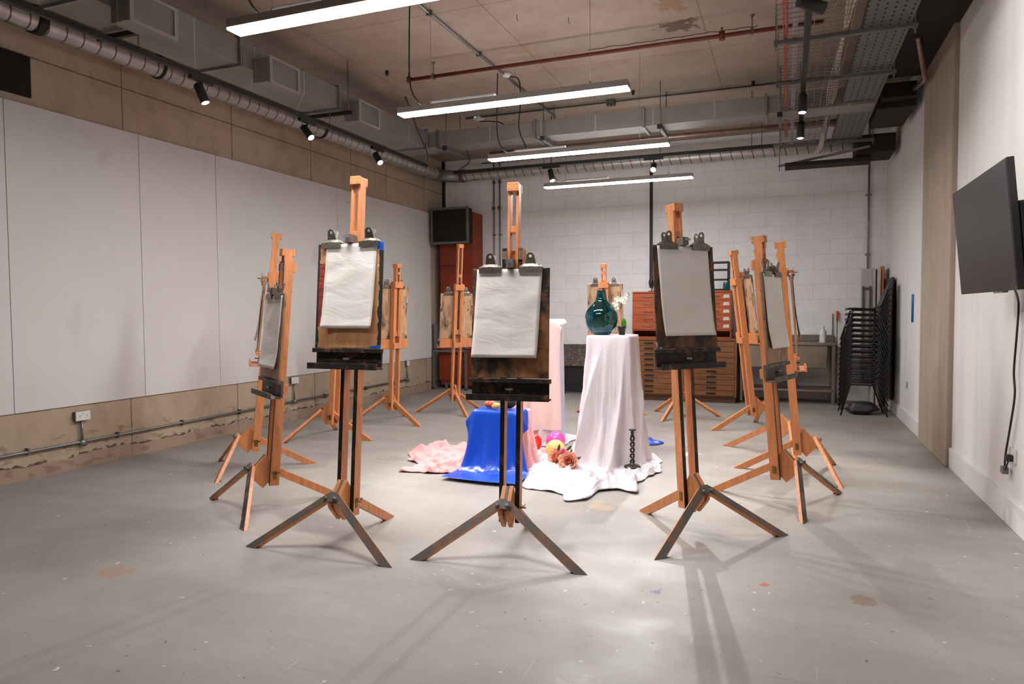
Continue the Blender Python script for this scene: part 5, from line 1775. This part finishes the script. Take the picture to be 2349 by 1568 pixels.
MB().tube([(0.02, 0.14, 1.30), (0.022, 0.165, 1.46)], [0.016, 0.022], 10).build('handle', plain('handle_orange', (214, 78, 40), 0.5), t)
tag(MB().bb(-0.30, 0.05, 12.15, 12.45, 0.2365, 0.42).build('storage_crate', plain('dark_crate', (52, 48, 46), 0.6), bevel=0.01), 'dark crate on the lower shelf of the sink table', 'crate')

# heater -----------------------------------------------------------
RUST = Mat('rust_red_enamel', 0.5, 0.1, 0.4)
RUST.color(RUST.mix(RUST.mask(RUST.noise(2.5, 6, 0.65), 0.35, 0.7), s2l((150, 60, 30))[:3], s2l((120, 46, 24))[:3]))
RUST = RUST.m
GREYF = plain('grey_frame_paint', (118, 116, 114), 0.5, 0.3)
t = thing('heater', 'tall rust red cabinet heater with a black grille in the back left corner', 'heater', (-5.92, 12.1, 0))
MB().bb(-0.30, 0.40, 0.10, 0.55, 0.08, 3.36).build('casing', RUST, t, bevel=0.006)
g1 = MB().bb(-0.37, 0.38, -0.10, 0.10, 2.78, 3.42).build('grille_housing', DK, t, bevel=0.004)
b = MB()
for (a0, a1, c0, c1) in ((-0.38, 0.40, 2.76, 2.80), (-0.38, 0.40, 3.40, 3.44), (-0.38, -0.34, 2.8, 3.4), (0.36, 0.40, 2.8, 3.4)):
    b.bb(a0, a1, -0.125, -0.09, c0, c1)
b.build('grille_frame', GREYF, g1, bevel=0.003)
for k in range(7):
    z = 2.85 + k * 0.08
    MB().bar((-0.34, -0.105, z), (0.36, -0.105, z), 0.05, 0.004, (0, 0.7, 1)).build('louvre', DK, g1)
MB().tube([(-0.33, 0.085, 2.36), (0.45, 0.085, 2.36)], 0.008, 8).tube([(0.42, 0.085, 2.36), (0.42, 0.5, 2.36)], 0.008, 8).build('strap_pipe', RUST, t)
for x in (-0.42, 0.24):
    MB().bb(x, x + 0.075, 0.02, 0.09, 0.78, 1.26).build('side_box', GREYF, t, bevel=0.003)
for x in (-0.44, 0.24):
    MB().bb(x, x + 0.04, 0.0, 0.05, 0, 0.74).build('frame_leg', GREYF, t, bevel=0.003)
MB().bb(-0.44, 0.30, 0.0, 0.05, 0.72, 0.76).bb(-0.44, 0.30, 0.0, 0.05, 0.0, 0.03).build('frame_rail', GREYF, t, bevel=0.003)
MB().bb(-0.34, 0.20, 0.075, 0.11, 0.16, 0.66).build('lower_panel', RUST, t, bevel=0.02)
for x in (-0.2, 0.08):
    MB().bb(x, x + 0.05, 0.06, 0.10, 0.03, 0.12).build('foot_bracket', STEEL, t)

# stacked chairs -----------------------------------------------------------
CH = plain('chair_black', (40, 39, 39), 0.38, 0, 0.45, 0.05)
CT = plain('chair_tube', (48, 46, 45), 0.35, 0.3, 0.5)


def make_chair():
    t = thing('stacking_chair', 'topmost black plastic chair of the tall stack in the back right corner', 'chair', (1.02, 11.15, 0), 0, 'stacked black chairs')
    # shell: seat to backrest as one bent sheet, local -x is the front
    b = MB()
    b.smooth = True
    prof = [(-0.25, 0.435), (-0.235, 0.45), (-0.15, 0.452), (0.0, 0.442), (0.10, 0.445), (0.16, 0.47), (0.20, 0.53), (0.235, 0.62), (0.27, 0.72), (0.30, 0.79), (0.335, 0.82)]
    vs, fs = [], []
    K = 11
    for i, (x, z) in enumerate(prof):
        hw_ = 0.22 if i < 6 else 0.22 - 0.02 * (i - 6)
        for j in range(K):
            q = -1 + 2 * j / (K - 1)
            dip = 0.018 * (q * q)
            vs.append((x - (dip if i > 5 else 0), hw_ * q, z + (dip if i <= 5 else 0)))
    n0 = len(vs)
    vs += [(x + (0.004 if i // K > 5 else 0), y, z - 0.012) for i, (x, y, z) in enumerate(vs)]
    m_ = len(prof)
    for i in range(m_ - 1):
        for j in range(K - 1):
            a = i * K + j
            fs.append((a, a + 1, a + K + 1, a + K))
            fs.append((n0 + a, n0 + a + K, n0 + a + K + 1, n0 + a + 1))
    for i in range(m_ - 1):
        a = i * K
        fs.append((a, a + K, n0 + a + K, n0 + a))
        a = i * K + K - 1
        fs.append((a, n0 + a, n0 + a + K, a + K))
    for j in range(K - 1):
        fs.append((j, n0 + j, n0 + j + 1, j + 1))
        a = (m_ - 1) * K + j
        fs.append((a, a + 1, n0 + a + 1, n0 + a))
    b.add(vs, fs)
    b.build('seat_shell', CH, t)
    for s in (-1, 1):
        MB().tube([(-0.30, 0.25 * s, 0.0), (-0.18, 0.20 * s, 0.42), (-0.15, 0.19 * s, 0.432), (0.10, 0.19 * s, 0.428), (0.14, 0.20 * s, 0.41), (0.29, 0.25 * s, 0.0)], 0.011, 8).build('leg', CT, t)
    for x in (-0.16, 0.12):
        MB().tube([(x, -0.19, 0.425), (x, 0.19, 0.425)], 0.009, 8).build('crossbar', CT, t)
    return t


ch = make_chair()
NCH = 15
for k in range(NCH):
    z = k * 0.0745
    x = 1.02 - 0.0 + 0.0012 * k
    if k == NCH - 1:
        ch.location = (x, 11.15, z + 0.002)
    else:
        lab = 'black plastic chair, bottom one of the tall stack' if k == 0 else 'black plastic chair inside the tall stack in the back right corner'
        dup(ch, (x, 11.15, z + 0.002), 0, lab, 'stacked black chairs')
BAG = plain('grey_plastic_bag', (66, 63, 70), 0.4, 0, 0.4, 0.3, 8)
b = MB()
b.smooth = True
vs, fs = [], []
for i in range(13):
    a = PI * i / 12
    for j in range(24):
        f_ = 2 * PI * j / 24
        n_ = 1 + 0.4 * mnoise.noise(Vector((math.cos(f_) * 2, math.sin(f_) * 2, a * 2)))
        vs.append((0.20 * math.sin(a) ** 0.6 * math.cos(f_) * n_, 0.16 * math.sin(a) ** 0.6 * math.sin(f_) * n_, 0.09 - 0.09 * math.cos(a)))
for i in range(12):
    for j in range(24):
        fs.append((i * 24 + j, i * 24 + (j + 1) % 24, (i + 1) * 24 + (j + 1) % 24, (i + 1) * 24 + j))
b.add(vs, fs)
tag(b.build('plastic_bag', BAG, loc=(1.0, 11.15, 0.002)), 'crumpled grey bag under the stack of chairs', 'bag')
# folded tables and boards behind the chairs
WT = plain('worn_white_laminate', (196, 186, 180), 0.5, 0, 0.3, 0.1, 5)
t = thing('folding_table', 'folded white table standing on end behind the chair stack', 'table', (1.22, 12.28, 0), R(4))
MB().bb(-0.15, 0.02, 0.0, 0.03, 0.3, 2.12).build('table_top', WT, t, bevel=0.01)
MB().bb(-0.13, -0.11, -0.03, -0.005, 0.35, 1.85).bb(-0.03, -0.01, -0.03, -0.005, 0.35, 1.85).bb(-0.13, -0.01, -0.03, -0.005, 1.80, 1.83).build('folded_leg', STEELD, t)
MB().bb(0.02, 0.06, -0.01, 0.25, 0.0, 2.12).build('apron', WT, t, bevel=0.01)
tag(MB().bb(1.30, 1.34, 12.15, 12.6, 0.0, 2.12).build('leaning_white_board', WT, bevel=0.01), 'upright white panel right of the folded table', 'panel')
tag(MB().bb(1.35, 1.385, 12.15, 12.6, 0.0, 2.15).build('leaning_orange_board', plain('orange_ply', (190, 108, 46), 0.5), bevel=0.01), 'upright orange board behind the chair stack', 'panel')
tag(MB().bb(1.395, 1.425, 11.4, 12.6, 0.18, 1.95).build('leaning_black_board', BLACKP, bevel=0.01), 'upright black board against the right wall behind the chairs', 'panel')
